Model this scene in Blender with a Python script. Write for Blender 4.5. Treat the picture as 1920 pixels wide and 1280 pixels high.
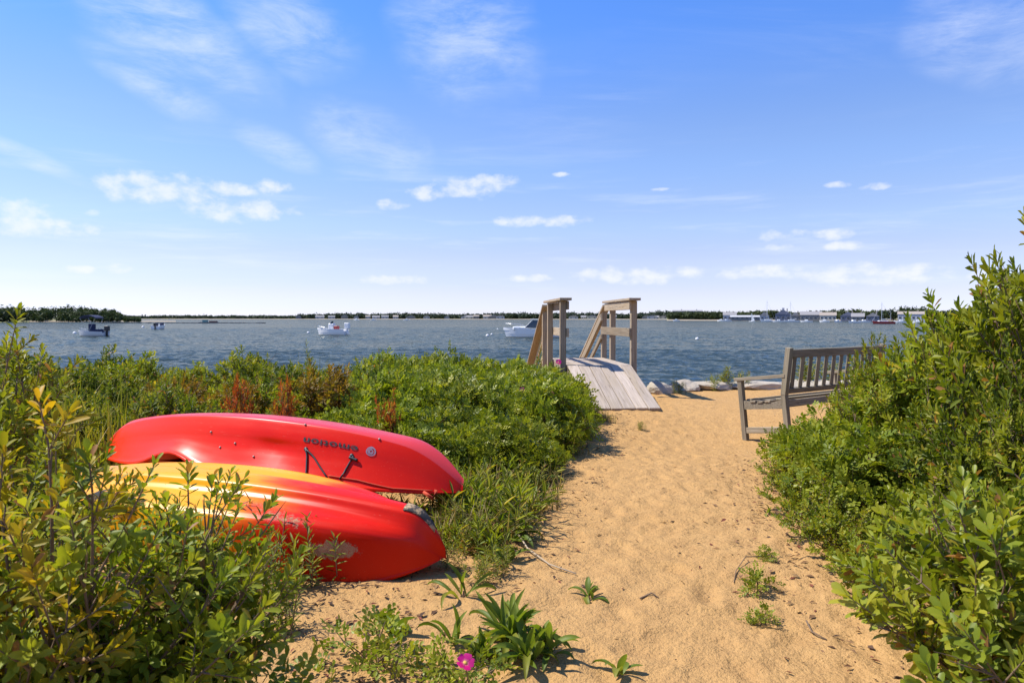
import bpy, bmesh, math, random
import numpy as np
from mathutils import Vector, Matrix

for o in list(bpy.data.objects): bpy.data.objects.remove(o)
scene = bpy.context.scene
col = scene.collection
R = math.radians

# ------------------------------------------------------------------ camera
EYE = 1.25
FPX = 1280.0
PITCH = math.atan(44.5 / FPX)
cam_d = bpy.data.cameras.new('camera'); cam = bpy.data.objects.new('camera', cam_d); col.objects.link(cam)
cam.location = (0, 0, EYE); cam.rotation_euler = (math.pi / 2 - PITCH, 0, 0)
cam_d.sensor_width = 36; cam_d.lens = 24; cam_d.clip_start = 0.05; cam_d.clip_end = 20000
cam_d.dof.use_dof = True; cam_d.dof.focus_distance = 5.0; cam_d.dof.aperture_fstop = 9.0
scene.camera = cam
scene.cycles.max_bounces = 6; scene.cycles.diffuse_bounces = 3; scene.cycles.glossy_bounces = 2; scene.cycles.transmission_bounces = 4
scene.render.resolution_x = 1024; scene.render.resolution_y = 682

def ray(px, py):
    fw = Vector((0, math.cos(PITCH), -math.sin(PITCH))); up = Vector((0, math.sin(PITCH), math.cos(PITCH)))
    return fw * FPX + Vector((1, 0, 0)) * (px - 960) + up * (640 - py)
def at(px, py, d):                       # point on a pixel's ray at forward distance d
    r = ray(px, py); return Vector((0, 0, EYE)) + r * (d / r.y)
def on(px, py, z=0.0):                   # where a pixel's ray meets a level
    r = ray(px, py); return Vector((0, 0, EYE)) + r * ((z - EYE) / r.z)

# ------------------------------------------------------------------ sun, sky
SUN_EL, SUN_AZ = R(54), R(-80)           # azimuth from +Y, negative = left
sdir = Vector((math.sin(SUN_AZ) * math.cos(SUN_EL), math.cos(SUN_AZ) * math.cos(SUN_EL), math.sin(SUN_EL)))
sl = bpy.data.lights.new('sun', 'SUN'); sun = bpy.data.objects.new('sun', sl); col.objects.link(sun)
sl.energy = 4.4; sl.angle = R(0.53); sl.color = (1.0, 0.945, 0.86)
sun.rotation_euler = sdir.to_track_quat('Z', 'Y').to_euler(); sun.location = (-20, 10, 30)
vs = scene.view_settings
scene.display_settings.display_device = 'sRGB'
vs.view_transform = 'Standard'; vs.look = 'None'; vs.gamma = 1; vs.use_curve_mapping = False; vs.exposure = 0.66

def N(nt, t, **kw):
    n = nt.nodes.new(t)
    for k, v in kw.items(): setattr(n, k, v)
    return n
def inp(nt, sock, v):
    if isinstance(v, bpy.types.NodeSocket): nt.links.new(v, sock)
    else: sock.default_value = v
def M_(nt, op, a, b=None, c=None, clamp=False):
    n = N(nt, 'ShaderNodeMath', operation=op, use_clamp=clamp)
    inp(nt, n.inputs[0], a)
    if b is not None: inp(nt, n.inputs[1], b)
    if c is not None: inp(nt, n.inputs[2], c)
    return n.outputs[0]
def V_(nt, op, a, b=None):
    n = N(nt, 'ShaderNodeVectorMath', operation=op)
    inp(nt, n.inputs[0], a)
    if b is not None: inp(nt, n.inputs[1], b)
    return n.outputs['Value'] if op in ('DOT_PRODUCT', 'LENGTH') else n.outputs[0]
def mix(nt, f, a, b, blend='MIX'):
    n = N(nt, 'ShaderNodeMix', data_type='RGBA', blend_type=blend)
    inp(nt, n.inputs[0], f); inp(nt, n.inputs[6], a); inp(nt, n.inputs[7], b)
    return n.outputs[2]
def smooth(nt, v, a, b, lo=0.0, hi=1.0):
    n = N(nt, 'ShaderNodeMapRange', interpolation_type='SMOOTHSTEP')
    inp(nt, n.inputs[0], v)
    n.inputs[1].default_value = a; n.inputs[2].default_value = b; n.inputs[3].default_value = lo; n.inputs[4].default_value = hi
    return n.outputs[0]
def noise(nt, vec, scale, detail=4, rough=0.55, out=0, dist=0.0):
    n = N(nt, 'ShaderNodeTexNoise')
    if vec is not None: nt.links.new(vec, n.inputs['Vector'])
    n.inputs['Scale'].default_value = scale; n.inputs['Detail'].default_value = detail
    n.inputs['Roughness'].default_value = rough; n.inputs['Distortion'].default_value = dist
    return n.outputs[out]
def vmul(nt, v, s): return V_(nt, 'MULTIPLY', v, s)
def rgb(r, g, b): return (r, g, b, 1)
def srgb(r, g, b):
    f = lambda c: (c / 255 / 12.92) if c / 255 <= 0.04045 else ((c / 255 + 0.055) / 1.055) ** 2.4
    return (f(r), f(g), f(b), 1)

def build_world():
    w = bpy.data.worlds.new('World'); scene.world = w; w.use_nodes = True
    w.cycles.sampling_method = 'MANUAL'; w.cycles.sample_map_resolution = 256
    nt = w.node_tree; nt.nodes.clear()
    out = N(nt, 'ShaderNodeOutputWorld'); bg = N(nt, 'ShaderNodeBackground'); nt.links.new(bg.outputs[0], out.inputs[0])
    sky = N(nt, 'ShaderNodeTexSky', sky_type='NISHITA'); sky.sun_disc = False
    sky.sun_elevation = SUN_EL; sky.sun_rotation = SUN_AZ; sky.air_density = 1.0; sky.dust_density = 0.0; sky.ozone_density = 1.5
    d = N(nt, 'ShaderNodeTexCoord').outputs['Generated']
    s = N(nt, 'ShaderNodeSeparateXYZ'); nt.links.new(d, s.inputs[0])
    az = M_(nt, 'ARCTAN2', s.outputs[0], s.outputs[1]); el = M_(nt, 'ARCSINE', s.outputs[2])
    c = N(nt, 'ShaderNodeCombineXYZ'); nt.links.new(az, c.inputs[0]); nt.links.new(el, c.inputs[1]); ae = c.outputs[0]
    # clear-air grade by height above the horizon, the same all round
    rp = N(nt, 'ShaderNodeValToRGB'); cr = rp.color_ramp; cr.interpolation = 'EASE'
    stops = [(0.0, (0.72, 0.82, 1.42)), (0.5, (0.72, 0.80, 1.35)), (2.3, (0.78, 0.77, 1.19)), (4.8, (0.87, 0.80, 1.08)), (8, (0.92, 0.90, 1.12)), (13, (0.90, 0.97, 1.26)), (24.7, (0.60, 0.98, 1.66)), (40, (0.56, 0.93, 1.56))]
    for i, (e_, c_) in enumerate(stops):
        st_ = cr.elements[i] if i < 2 else cr.elements.new(e_ / 45); st_.position = e_ / 45
    for st_, (e_, c_) in zip(cr.elements, stops): st_.color = (c_[0] / 2 * 0.93, c_[1] / 2 * 0.93, c_[2] / 2 * 0.93, 1)
    nt.links.new(M_(nt, 'MULTIPLY', el, 180 / math.pi / 45, clamp=True), rp.inputs[0])
    graded = mix(nt, 1.0, sky.outputs[0], V_(nt, 'MULTIPLY', rp.outputs[0], (2, 2, 2)), 'MULTIPLY')
    # small fair-weather cumulus: (px, py, half width, half height)
    clouds = [(300,352,85,24),(432,356,36,12),(515,350,28,12),(40,392,34,14),(65,425,75,13),(172,432,12,7),(460,395,80,18),
      (737,383,24,11),(800,360,34,13),(870,352,66,17),(930,337,36,10),(1050,327,15,4),(1243,355,18,3),(1572,347,20,5),(1643,349,22,6),
      (1460,440,38,9),(1560,440,38,8),(1580,460,24,7),(1460,463,18,6),(150,505,22,6),(213,503,20,8),(735,525,60,9),(990,522,40,7),
      (1190,515,110,15),(1360,518,24,9),(1440,512,55,13),(1630,515,100,17),(1845,515,20,8),(1015,415,80,10),(170,398,12,6)]
    best = None
    for px, py, rx, ry in clouds:
        r = ray(px, py).normalized(); a0 = math.atan2(r.x, r.y); e0 = math.asin(r.z)
        v = V_(nt, 'SUBTRACT', ae, (a0, e0, 0)); v = V_(nt, 'MULTIPLY', v, (FPX / rx / 1.1, FPX / ry / 1.1, 0))
        q = V_(nt, 'DOT_PRODUCT', v, v); q = M_(nt, 'SUBTRACT', 1.0, q)
        best = q if best is None else M_(nt, 'MAXIMUM', best, q)
    best = M_(nt, 'MAXIMUM', best, -1.5)
    cn = noise(nt, vmul(nt, ae, (1, 1.5, 1)), 33, 5, 0.55)
    cu = smooth(nt, M_(nt, 'ADD', best, M_(nt, 'MULTIPLY', M_(nt, 'SUBTRACT', cn, 0.5), 5.2)), -0.4, 1.7)
    cu = M_(nt, 'MULTIPLY', cu, smooth(nt, best, -1.4, 0.2))
    # high thin cirrus over the whole sky, combed along one direction
    dz = M_(nt, 'ADD', M_(nt, 'MAXIMUM', s.outputs[2], 0.0), 0.12)
    px_ = M_(nt, 'DIVIDE', s.outputs[0], dz); py_ = M_(nt, 'DIVIDE', s.outputs[1], dz)
    cp = N(nt, 'ShaderNodeCombineXYZ'); nt.links.new(px_, cp.inputs[0]); nt.links.new(py_, cp.inputs[1])
    mp = N(nt, 'ShaderNodeMapping'); mp.inputs['Rotation'].default_value = (0, 0, R(-38)); mp.inputs['Scale'].default_value = (0.55, 1.9, 1); mp.inputs['Location'].default_value = (3.1, 1.7, 0)
    nt.links.new(cp.outputs[0], mp.inputs[0])
    big = noise(nt, cp.outputs[0], 0.62, 3, 0.5)
    fine = noise(nt, mp.outputs[0], 2.3, 8, 0.66, dist=0.5)
    ci = M_(nt, 'MULTIPLY', smooth(nt, big, 0.46, 0.72), smooth(nt, fine, 0.42, 0.85))
    # the patches of cirrus the picture shows: (px, py, half width, half height)
    wis = [(330,70,170,70),(300,160,120,34),(690,262,120,55),(510,272,75,28),(540,50,120,70),(880,70,130,110),(1860,60,120,70),(40,290,90,14)]
    wb = None
    for px, py, rx, ry in wis:
        r = ray(px, py).normalized(); a0 = math.atan2(r.x, r.y); e0 = math.asin(r.z)
        v = V_(nt, 'SUBTRACT', ae, (a0, e0, 0))
        vr = N(nt, 'ShaderNodeVectorRotate', rotation_type='Z_AXIS'); nt.links.new(v, vr.inputs[0]); vr.inputs['Angle'].default_value = R(22)
        v = V_(nt, 'MULTIPLY', vr.outputs[0], (FPX / rx, FPX / ry, 0))
        q = M_(nt, 'SUBTRACT', 1.0, V_(nt, 'DOT_PRODUCT', v, v))
        wb = q if wb is None else M_(nt, 'MAXIMUM', wb, q)
    mp2 = N(nt, 'ShaderNodeMapping'); mp2.inputs['Rotation'].default_value = (0, 0, R(24)); mp2.inputs['Scale'].default_value = (5, 17, 1); nt.links.new(ae, mp2.inputs[0])
    wn = noise(nt, mp2.outputs[0], 1.5, 8, 0.68, dist=0.4)
    wi = M_(nt, 'MULTIPLY', smooth(nt, M_(nt, 'ADD', wb, M_(nt, 'MULTIPLY', M_(nt, 'SUBTRACT', noise(nt, ae, 9, 3), 0.5), 2.2)), -0.5, 1.3), smooth(nt, wn, 0.25, 0.85))
    # faint level streaks low in the sky
    st = noise(nt, vmul(nt, ae, (3.5, 34, 1)), 1.0, 5, 0.6)
    stm = M_(nt, 'MULTIPLY', smooth(nt, st, 0.5, 0.75), M_(nt, 'MULTIPLY', smooth(nt, el, 0.0, 0.06), smooth(nt, el, 0.28, 0.12)))
    a = M_(nt, 'ADD', M_(nt, 'MULTIPLY', ci, 0.28), M_(nt, 'MULTIPLY', wi, 0.62))
    a = M_(nt, 'ADD', a, M_(nt, 'MULTIPLY', stm, 0.35), clamp=True)
    white = (6.0, 6.4, 7.3, 1)
    c1 = mix(nt, a, graded, white)
    c2 = mix(nt, M_(nt, 'MULTIPLY', cu, 0.68), c1, (6.5, 6.55, 7.2, 1))
    nt.links.new(c2, bg.inputs[0]); bg.inputs[1].default_value = 0.1
build_world()

# ------------------------------------------------------------------ mesh and object helpers
def np_mesh(name, V, F, cols=None, smooth_=False):
    V = np.asarray(V, dtype=np.float32); F = np.asarray(F, dtype=np.int32)
    me = bpy.data.meshes.new(name); k = F.shape[1]
    me.vertices.add(len(V)); me.vertices.foreach_set('co', V.ravel())
    me.loops.add(F.size); me.loops.foreach_set('vertex_index', F.ravel())
    me.polygons.add(len(F)); me.polygons.foreach_set('loop_start', np.arange(0, F.size, k, dtype=np.int32))
    me.update(calc_edges=True)
    if smooth_: me.polygons.foreach_set('use_smooth', np.ones(len(F), dtype=bool))
    if cols is not None:
        a = me.color_attributes.new('Col', 'FLOAT_COLOR', 'POINT')
        c = np.ones((len(V), 4), dtype=np.float32); c[:, :3] = cols; a.data.foreach_set('color', c.ravel())
    return me
def link(name, me, mat=None, parent=None, loc=None, rot=None, scl=None):
    o = bpy.data.objects.new(name, me); col.objects.link(o)
    if mat is not None and me is not None and not me.materials: me.materials.append(mat)
    if parent is not None: o.parent = parent
    if loc is not None: o.location = loc
    if rot is not None: o.rotation_euler = rot
    if scl is not None: o.scale = scl if hasattr(scl, '__len__') else (scl,) * 3
    return o
def tag(o, label=None, cat=None, group=None, kind=None):
    if label: o['label'] = label
    if cat: o['category'] = cat
    if group: o['group'] = group
    if kind: o['kind'] = kind
    return o
def empty(name, loc, rot=(0, 0, 0), label=None, cat=None, group=None, scl=1):
    o = bpy.data.objects.new(name, None); col.objects.link(o); o.location = loc; o.rotation_euler = rot
    o.scale = scl if hasattr(scl, '__len__') else (scl,) * 3
    o.empty_display_size = 0.2
    return tag(o, label, cat, group)
class MB:
    def __init__(s): s.v = []; s.f = []
    def poly(s, pts): n = len(s.v); s.v += [tuple(p) for p in pts]; s.f.append(tuple(range(n, n + len(pts)))); return s
    def box(s, x0, x1, y0, y1, z0, z1):
        n = len(s.v); s.v += [(x0,y0,z0),(x1,y0,z0),(x1,y1,z0),(x0,y1,z0),(x0,y0,z1),(x1,y0,z1),(x1,y1,z1),(x0,y1,z1)]
        s.f += [tuple(n + i for i in q) for q in ((3,2,1,0),(4,5,6,7),(0,1,5,4),(1,2,6,5),(2,3,7,6),(3,0,4,7))]; return s
    def tube(s, pts, rad, k=6, cap=True):
        pts = [Vector(p) for p in pts]; n0 = len(s.v); rr = rad if hasattr(rad, '__len__') else [rad] * len(pts)
        for i, p in enumerate(pts):
            t = (pts[min(i + 1, len(pts) - 1)] - pts[max(i - 1, 0)]).normalized()
            a = t.cross(Vector((0, 0, 1)) if abs(t.z) < 0.9 else Vector((1, 0, 0))).normalized(); b = t.cross(a)
            for j in range(k):
                q = 2 * math.pi * j / k; s.v.append(tuple(p + (a * math.cos(q) + b * math.sin(q)) * rr[i]))
        for i in range(len(pts) - 1):
            for j in range(k):
                s.f.append((n0 + i*k + j, n0 + i*k + (j+1) % k, n0 + (i+1)*k + (j+1) % k, n0 + (i+1)*k + j))
        if cap:
            s.f.append(tuple(n0 + j for j in range(k))[::-1]); s.f.append(tuple(n0 + (len(pts)-1)*k + j for j in range(k)))
        return s
    def lathe(s, prof, k=12, c=(0, 0, 0)):
        n0 = len(s.v)
        for r, z in prof:
            for j in range(k):
                q = 2 * math.pi * j / k; s.v.append((c[0] + r * math.cos(q), c[1] + r * math.sin(q), c[2] + z))
        for i in range(len(prof) - 1):
            for j in range(k): s.f.append((n0+i*k+j, n0+i*k+(j+1)%k, n0+(i+1)*k+(j+1)%k, n0+(i+1)*k+j))
        s.f.append(tuple(n0 + j for j in range(k))[::-1]); s.f.append(tuple(n0 + (len(prof)-1)*k + j for j in range(k)))
        return s
    def mesh(s, name, smooth_=False, bevel=0):
        me = bpy.data.meshes.new(name); me.from_pydata(s.v, [], s.f)
        if bevel:
            bm = bmesh.new(); bm.from_mesh(me); bmesh.ops.bevel(bm, geom=bm.edges[:], offset=bevel, segments=1, affect='EDGES', profile=0.5); bm.to_mesh(me); bm.free()
        bm = bmesh.new(); bm.from_mesh(me); bmesh.ops.recalc_face_normals(bm, faces=bm.faces[:]); bm.to_mesh(me); bm.free()
        if smooth_: me.polygons.foreach_set('use_smooth', np.ones(len(me.polygons), dtype=bool))
        me.update(); return me
    def build(s, name, mat, parent=None, smooth_=False, bevel=0, **k):
        return link(name, s.mesh(name, smooth_, bevel), mat, parent, **k)
_bc = {}
def beam(name, p0, p1, w, h, mat, parent=None, up=(0, 0, 1), bev=0.004):
    """a board: local X runs along its length, w across, h along up"""
    p0, p1 = Vector(p0), Vector(p1); L = (p1 - p0).length
    key = (round(L, 3), round(w, 3), round(h, 3), mat.name)
    if key not in _bc:
        _bc[key] = MB().box(-L/2, L/2, -w/2, w/2, -h/2, h/2).mesh(name, bevel=bev); _bc[key].materials.append(mat)
    o = bpy.data.objects.new(name, _bc[key]); col.objects.link(o)
    x = (p1 - p0).normalized(); u = Vector(up); y = u.cross(x).normalized(); z = x.cross(y)
    m = Matrix((x, y, z)).transposed().to_4x4(); m.translation = (p0 + p1) / 2
    if parent is not None: o.parent = parent
    o.matrix_local = m
    return o
rng = np.random.default_rng(7)
class Noise2:
    def __init__(s, seed): s.g = np.random.default_rng(seed).random((256, 256))
    def __call__(s, x, y):
        xi = np.floor(x).astype(int); yi = np.floor(y).astype(int); fx = x - xi; fy = y - yi
        fx = fx * fx * (3 - 2 * fx); fy = fy * fy * (3 - 2 * fy); g = s.g
        a = g[xi % 256, yi % 256]; b = g[(xi+1) % 256, yi % 256]; c = g[xi % 256, (yi+1) % 256]; d = g[(xi+1) % 256, (yi+1) % 256]
        return (a*(1-fx) + b*fx)*(1-fy) + (c*(1-fx) + d*fx)*fy - 0.5
nz1, nz2, nz3 = Noise2(1), Noise2(2), Noise2(3)

# ------------------------------------------------------------------ materials
def new_mat(name):
    m = bpy.data.materials.new(name); m.use_nodes = True; nt = m.node_tree; b = nt.nodes['Principled BSDF']
    return m, nt, b
def bump(nt, b, h, strength, dist):
    n = N(nt, 'ShaderNodeBump'); n.inputs['Strength'].default_value = strength; n.inputs['Distance'].default_value = dist
    nt.links.new(h, n.inputs['Height']); nt.links.new(n.outputs[0], b.inputs['Normal']); return n
def tc(nt, o='Object'): return N(nt, 'ShaderNodeTexCoord').outputs[o]
def simple(name, c, rough=0.6, metal=0.0, var=0.15, scale=6.0, coat=0.0):
    m, nt, b = new_mat(name); v = tc(nt)
    n = noise(nt, v, scale, 4)
    nt.links.new(mix(nt, n, tuple(x * (1 - var) for x in c[:3]) + (1,), tuple(min(1, x * (1 + var)) for x in c[:3]) + (1,)), b.inputs['Base Color'])
    b.inputs['Roughness'].default_value = rough; b.inputs['Metallic'].default_value = metal; b.inputs['Coat Weight'].default_value = coat
    return m
def leaf_mat(name, rough=0.5, transl=0.42, tint=(1.35, 1.3, 0.45)):
    m, nt, b = new_mat(name); a = N(nt, 'ShaderNodeAttribute', attribute_name='Col')
    n = noise(nt, tc(nt), 60, 2)
    c = mix(nt, M_(nt, 'MULTIPLY', n, 0.4), a.outputs['Color'], mix(nt, 1.0, a.outputs['Color'], rgb(1.5, 1.3, 0.9), 'MULTIPLY'))
    nt.links.new(c, b.inputs['Base Color'])
    b.inputs['Roughness'].default_value = rough; b.inputs['Specular IOR Level'].default_value = 0.3
    t = N(nt, 'ShaderNodeBsdfTranslucent'); nt.links.new(mix(nt, 1.0, a.outputs['Color'], tint + (1,), 'MULTIPLY'), t.inputs[0])
    ms = N(nt, 'ShaderNodeMixShader'); ms.inputs[0].default_value = transl
    nt.links.new(b.outputs[0], ms.inputs[1]); nt.links.new(t.outputs[0], ms.inputs[2])
    nt.links.new(ms.outputs[0], nt.nodes['Material Output'].inputs[0])
    return m
LEAF = leaf_mat('leaf'); LEAFG = leaf_mat('glossy leaf', rough=0.42, transl=0.4); BLADE = leaf_mat('grass blade', rough=0.55)
PETAL = leaf_mat('petal', rough=0.6, transl=0.4, tint=(1.1, 0.6, 1.0))
STEM = simple('shrub stem', (0.17, 0.11, 0.065), 0.8, var=0.35, scale=20)
DRY = leaf_mat('dry litter', rough=0.8, transl=0.1, tint=(1, 1, 1))

def sand_material():
    m, nt, b = new_mat('sand'); g = N(nt, 'ShaderNodeNewGeometry').outputs['Position']
    a = noise(nt, g, 0.9, 4); f = noise(nt, g, 9, 5, 0.6); gr = noise(nt, g, 420, 2, 0.7); gr2 = noise(nt, g, 150, 3, 0.6)
    c = mix(nt, a, rgb(0.475, 0.268, 0.094), rgb(0.54, 0.328, 0.132))
    c = mix(nt, smooth(nt, f, 0.35, 0.75), c, rgb(0.445, 0.255, 0.097))
    c = mix(nt, M_(nt, 'MULTIPLY', smooth(nt, gr, 0.58, 0.72), 0.45), c, rgb(0.25, 0.14, 0.06))
    c = mix(nt, M_(nt, 'MULTIPLY', smooth(nt, gr2, 0.6, 0.75), 0.4), c, rgb(0.64, 0.44, 0.23))
    spk = N(nt, 'ShaderNodeTexVoronoi'); nt.links.new(g, spk.inputs[0]); spk.inputs['Scale'].default_value = 26
    sm = M_(nt, 'MULTIPLY', smooth(nt, spk.outputs['Distance'], 0.13, 0.07), smooth(nt, noise(nt, g, 2.2, 2), 0.5, 0.62))
    c = mix(nt, M_(nt, 'MULTIPLY', sm, 0.75), c, rgb(0.12, 0.075, 0.04))
    nt.links.new(c, b.inputs['Base Color']); b.inputs['Roughness'].default_value = 0.95; b.inputs['Specular IOR Level'].default_value = 0.15
    h = M_(nt, 'ADD', M_(nt, 'MULTIPLY', noise(nt, g, 16, 6, 0.65), 1.0), M_(nt, 'ADD', M_(nt, 'MULTIPLY', noise(nt, g, 130, 3, 0.6), 0.16), M_(nt, 'MULTIPLY', noise(nt, g, 42, 4, 0.65), 0.4)))
    bump(nt, b, h, 1.0, 0.03)
    return m
SAND = sand_material()
def water_material():
    m, nt, b = new_mat('sea water'); g = N(nt, 'ShaderNodeNewGeometry').outputs['Position']
    pz = noise(nt, g, 0.02, 3)
    gn = N(nt, 'ShaderNodeNewGeometry').outputs['Normal']
    acc = gn
    for sc, an, k, dt in ((4.2, (0.6, 1.0, 1), 0.95, 4), (1.1, (0.5, 1.0, 1), 0.85, 3), (0.16, (0.5, 1.0, 1), 0.35, 2)):
        c = noise(nt, vmul(nt, g, an), sc, dt, 0.6, out=1)
        acc = V_(nt, 'ADD', acc, vmul(nt, V_(nt, 'SUBTRACT', c, (0.5, 0.5, 0.5)), (k, k, 0)))
    nn = V_(nt, 'NORMALIZE', acc)
    df = N(nt, 'ShaderNodeBsdfDiffuse'); nt.links.new(mix(nt, pz, rgb(0.024, 0.038, 0.042), rgb(0.036, 0.054, 0.056)), df.inputs[0])
    gl = N(nt, 'ShaderNodeBsdfGlossy'); gl.inputs['Color'].default_value = (0.90, 0.84, 0.70, 1); gl.inputs['Roughness'].default_value = 0.10
    fr = N(nt, 'ShaderNodeFresnel'); fr.inputs['IOR'].default_value = 1.33
    for q in (gl, fr): nt.links.new(nn, q.inputs['Normal'])
    ms = N(nt, 'ShaderNodeMixShader'); nt.links.new(M_(nt, 'MULTIPLY', fr.outputs[0], 0.62), ms.inputs[0]); nt.links.new(df.outputs[0], ms.inputs[1]); nt.links.new(gl.outputs[0], ms.inputs[2])
    nt.nodes.remove(b); nt.links.new(ms.outputs[0], nt.nodes['Material Output'].inputs[0])
    return m
WATER = water_material()
def wood(name, c1, c2, c3, rough=0.85):
    m, nt, b = new_mat(name); o = tc(nt); oi = N(nt, 'ShaderNodeObjectInfo')
    v = V_(nt, 'ADD', o, vmul(nt, oi.outputs['Location'], (7.3, 5.1, 3.7)))
    g = noise(nt, vmul(nt, v, (1.5, 34, 34)), 1.6, 6, 0.65, dist=0.6)
    big = noise(nt, vmul(nt, v, (1.0, 6, 6)), 1.2, 3)
    knots = N(nt, 'ShaderNodeTexVoronoi'); nt.links.new(vmul(nt, v, (2.2, 9, 9)), knots.inputs[0]); knots.inputs['Scale'].default_value = 1.3
    c = mix(nt, smooth(nt, g, 0.3, 0.72), c1, c2)
    c = mix(nt, M_(nt, 'MULTIPLY', smooth(nt, big, 0.45, 0.75), 0.7), c, c3)
    c = mix(nt, M_(nt, 'MULTIPLY', smooth(nt, g, 0.40, 0.30), 0.75), c, rgb(0.07, 0.05, 0.035))
    c = mix(nt, M_(nt, 'MULTIPLY', smooth(nt, knots.outputs['Distance'], 0.16, 0.06), 0.6), c, rgb(0.09, 0.06, 0.04))
    hs = N(nt, 'ShaderNodeHueSaturation'); nt.links.new(c, hs.inputs['Color'])
    nt.links.new(M_(nt, 'ADD', M_(nt, 'MULTIPLY', oi.outputs['Random'], 0.5), 0.74), hs.inputs['Value'])
    nt.links.new(hs.outputs[0], b.inputs['Base Color']); b.inputs['Roughness'].default_value = rough; b.inputs['Specular IOR Level'].default_value = 0.25
    bump(nt, b, g, 0.7, 0.006)
    return m
DECK = wood('weathered deck board', rgb(0.30, 0.24, 0.185), rgb(0.46, 0.385, 0.31), rgb(0.38, 0.30, 0.20))
POST = wood('weathered rail timber', rgb(0.235, 0.18, 0.12), rgb(0.37, 0.30, 0.215), rgb(0.33, 0.235, 0.13))
BENCHW = wood('grey bench timber', rgb(0.185, 0.15, 0.10), rgb(0.33, 0.275, 0.195), rgb(0.23, 0.20, 0.125))
ROCK = simple('granite', (0.42, 0.36, 0.275), 0.9, var=0.4, scale=5)
_nt = ROCK.node_tree; bump(_nt, _nt.nodes['Principled BSDF'], noise(_nt, tc(_nt), 14, 6, 0.65), 0.8, 0.03)
GEL = simple('white gelcoat', (0.78, 0.78, 0.76), 0.3, var=0.05, coat=0.3)
GREYHULL = simple('grey painted hull', (0.55, 0.57, 0.58), 0.4, var=0.1)
NAVY = simple('navy canvas', (0.018, 0.026, 0.07), 0.8)
BLACK = simple('black plastic', (0.02, 0.02, 0.022), 0.5)
STEEL = simple('steel tube', (0.6, 0.61, 0.62), 0.3, metal=0.9)
TINT = simple('tinted acrylic', (0.05, 0.07, 0.09), 0.08, var=0.05)
REDPAINT = simple('red paint', (0.34, 0.035, 0.03), 0.5)
BUOY = simple('white buoy plastic', (0.78, 0.77, 0.74), 0.5, var=0.1)
ROPE = simple('red cord', (0.5, 0.06, 0.02), 0.8)
SAIL = simple('sail cloth', (0.75, 0.75, 0.74), 0.7, var=0.05)

# ------------------------------------------------------------------ ground, sea
SEA = -1.4
dimples = []
_r = random.Random(5)
for i in range(620):
    y = _r.uniform(1.6, 11.2); xc = 0.55 + 0.1 * y
    dimples.append((xc + _r.uniform(-1.05, 1.05), y, _r.uniform(0.035, 0.075), _r.uniform(0.06, 0.13), _r.uniform(0, 3.14), _r.uniform(0.003, 0.009)))
for i in range(26):                      # lines of footprints up the path
    y = 1.7 + i * 0.36; xc = 0.50 + 0.105 * y
    for off in (-0.42, 0.12, 0.5):
        dimples.append((xc + off + (0.09 if i % 2 else -0.09) + _r.uniform(-.07, .07), y + _r.uniform(-.12, .12), _r.uniform(0.045, 0.06), _r.uniform(0.11, 0.14), _r.uniform(-0.35, 0.25), _r.uniform(0.006, 0.014)))
def edge_y(x): return 11.9 + 0.35 * np.sin(x * 0.7) + 0.15 * np.sin(x * 2.3 + 1)
def ground_z(x, y, fine=True):
    x = np.asarray(x, float); y = np.asarray(y, float)
    z = 0.05 * nz1(x * 0.8 + 50, y * 0.8 + 50) + 0.07 * nz2(x * 0.35 + 30, y * 0.35 + 30)
    if fine:
        z = z + 0.014 * nz3(x * 2.7 + 90, y * 2.7 + 90) + 0.009 * nz1(x * 7.7 + 20, y * 7.7 + 20) + 0.011 * nz2(x * 17 + 40, y * 17 + 40)
    z = z - 0.12 * np.exp(-((x - 2.5) ** 2 + (y - 7.4) ** 2) / 1.3)
    e = np.clip((y - edge_y(x)) / 4.5, 0, 1); z = z * (1 - e) - 1.05 * e * e * (3 - 2 * e)
    f = np.clip((y - 16) / 14, 0, 1); z = z - 0.9 * f
    return z
def gz(x, y): return float(ground_z(np.array([x]), np.array([y]), True)[0])
def build_ground():
    xs = np.concatenate([-np.geomspace(400, 4.2, 28), np.arange(-4.0, -1.5, 0.12), np.arange(-1.5, 3.0, 0.025), np.arange(3.0, 6.0, 0.15), np.geomspace(6.2, 400, 26)])
    ys = np.concatenate([-np.geomspace(80, 0.6, 16), np.arange(-0.4, 1.2, 0.1), np.arange(1.2, 6.5, 0.025), np.arange(6.5, 12.6, 0.05), np.arange(12.7, 34, 0.5)])
    X, Y = np.meshgrid(xs, ys); Z = ground_z(X, Y)
    for (cx, cy, a, b, th, dp) in dimples:
        m = (np.abs(X - cx) < 0.5) & (np.abs(Y - cy) < 0.5)
        dx = X[m] - cx; dy = Y[m] - cy; c, s = math.cos(th), math.sin(th)
        q = ((dx * c + dy * s) / a) ** 2 + ((-dx * s + dy * c) / b) ** 2
        Z[m] += dp * (-np.exp(-q * 1.3) + 0.55 * np.exp(-((np.sqrt(q) - 1.35) / 0.45) ** 2))
    ny, nx = X.shape; V = np.stack([X, Y, Z], -1).reshape(-1, 3)
    i = (np.arange(ny - 1)[:, None] * nx + np.arange(nx - 1)[None]).ravel()
    F = np.stack([i, i + 1, i + nx + 1, i + nx], 1)
    tag(link('sand_ground', np_mesh('sand_ground', V, F, smooth_=True), SAND), 'golden sand path and beach ground between the shrubs', 'sand', kind='structure')
build_ground()
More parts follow.
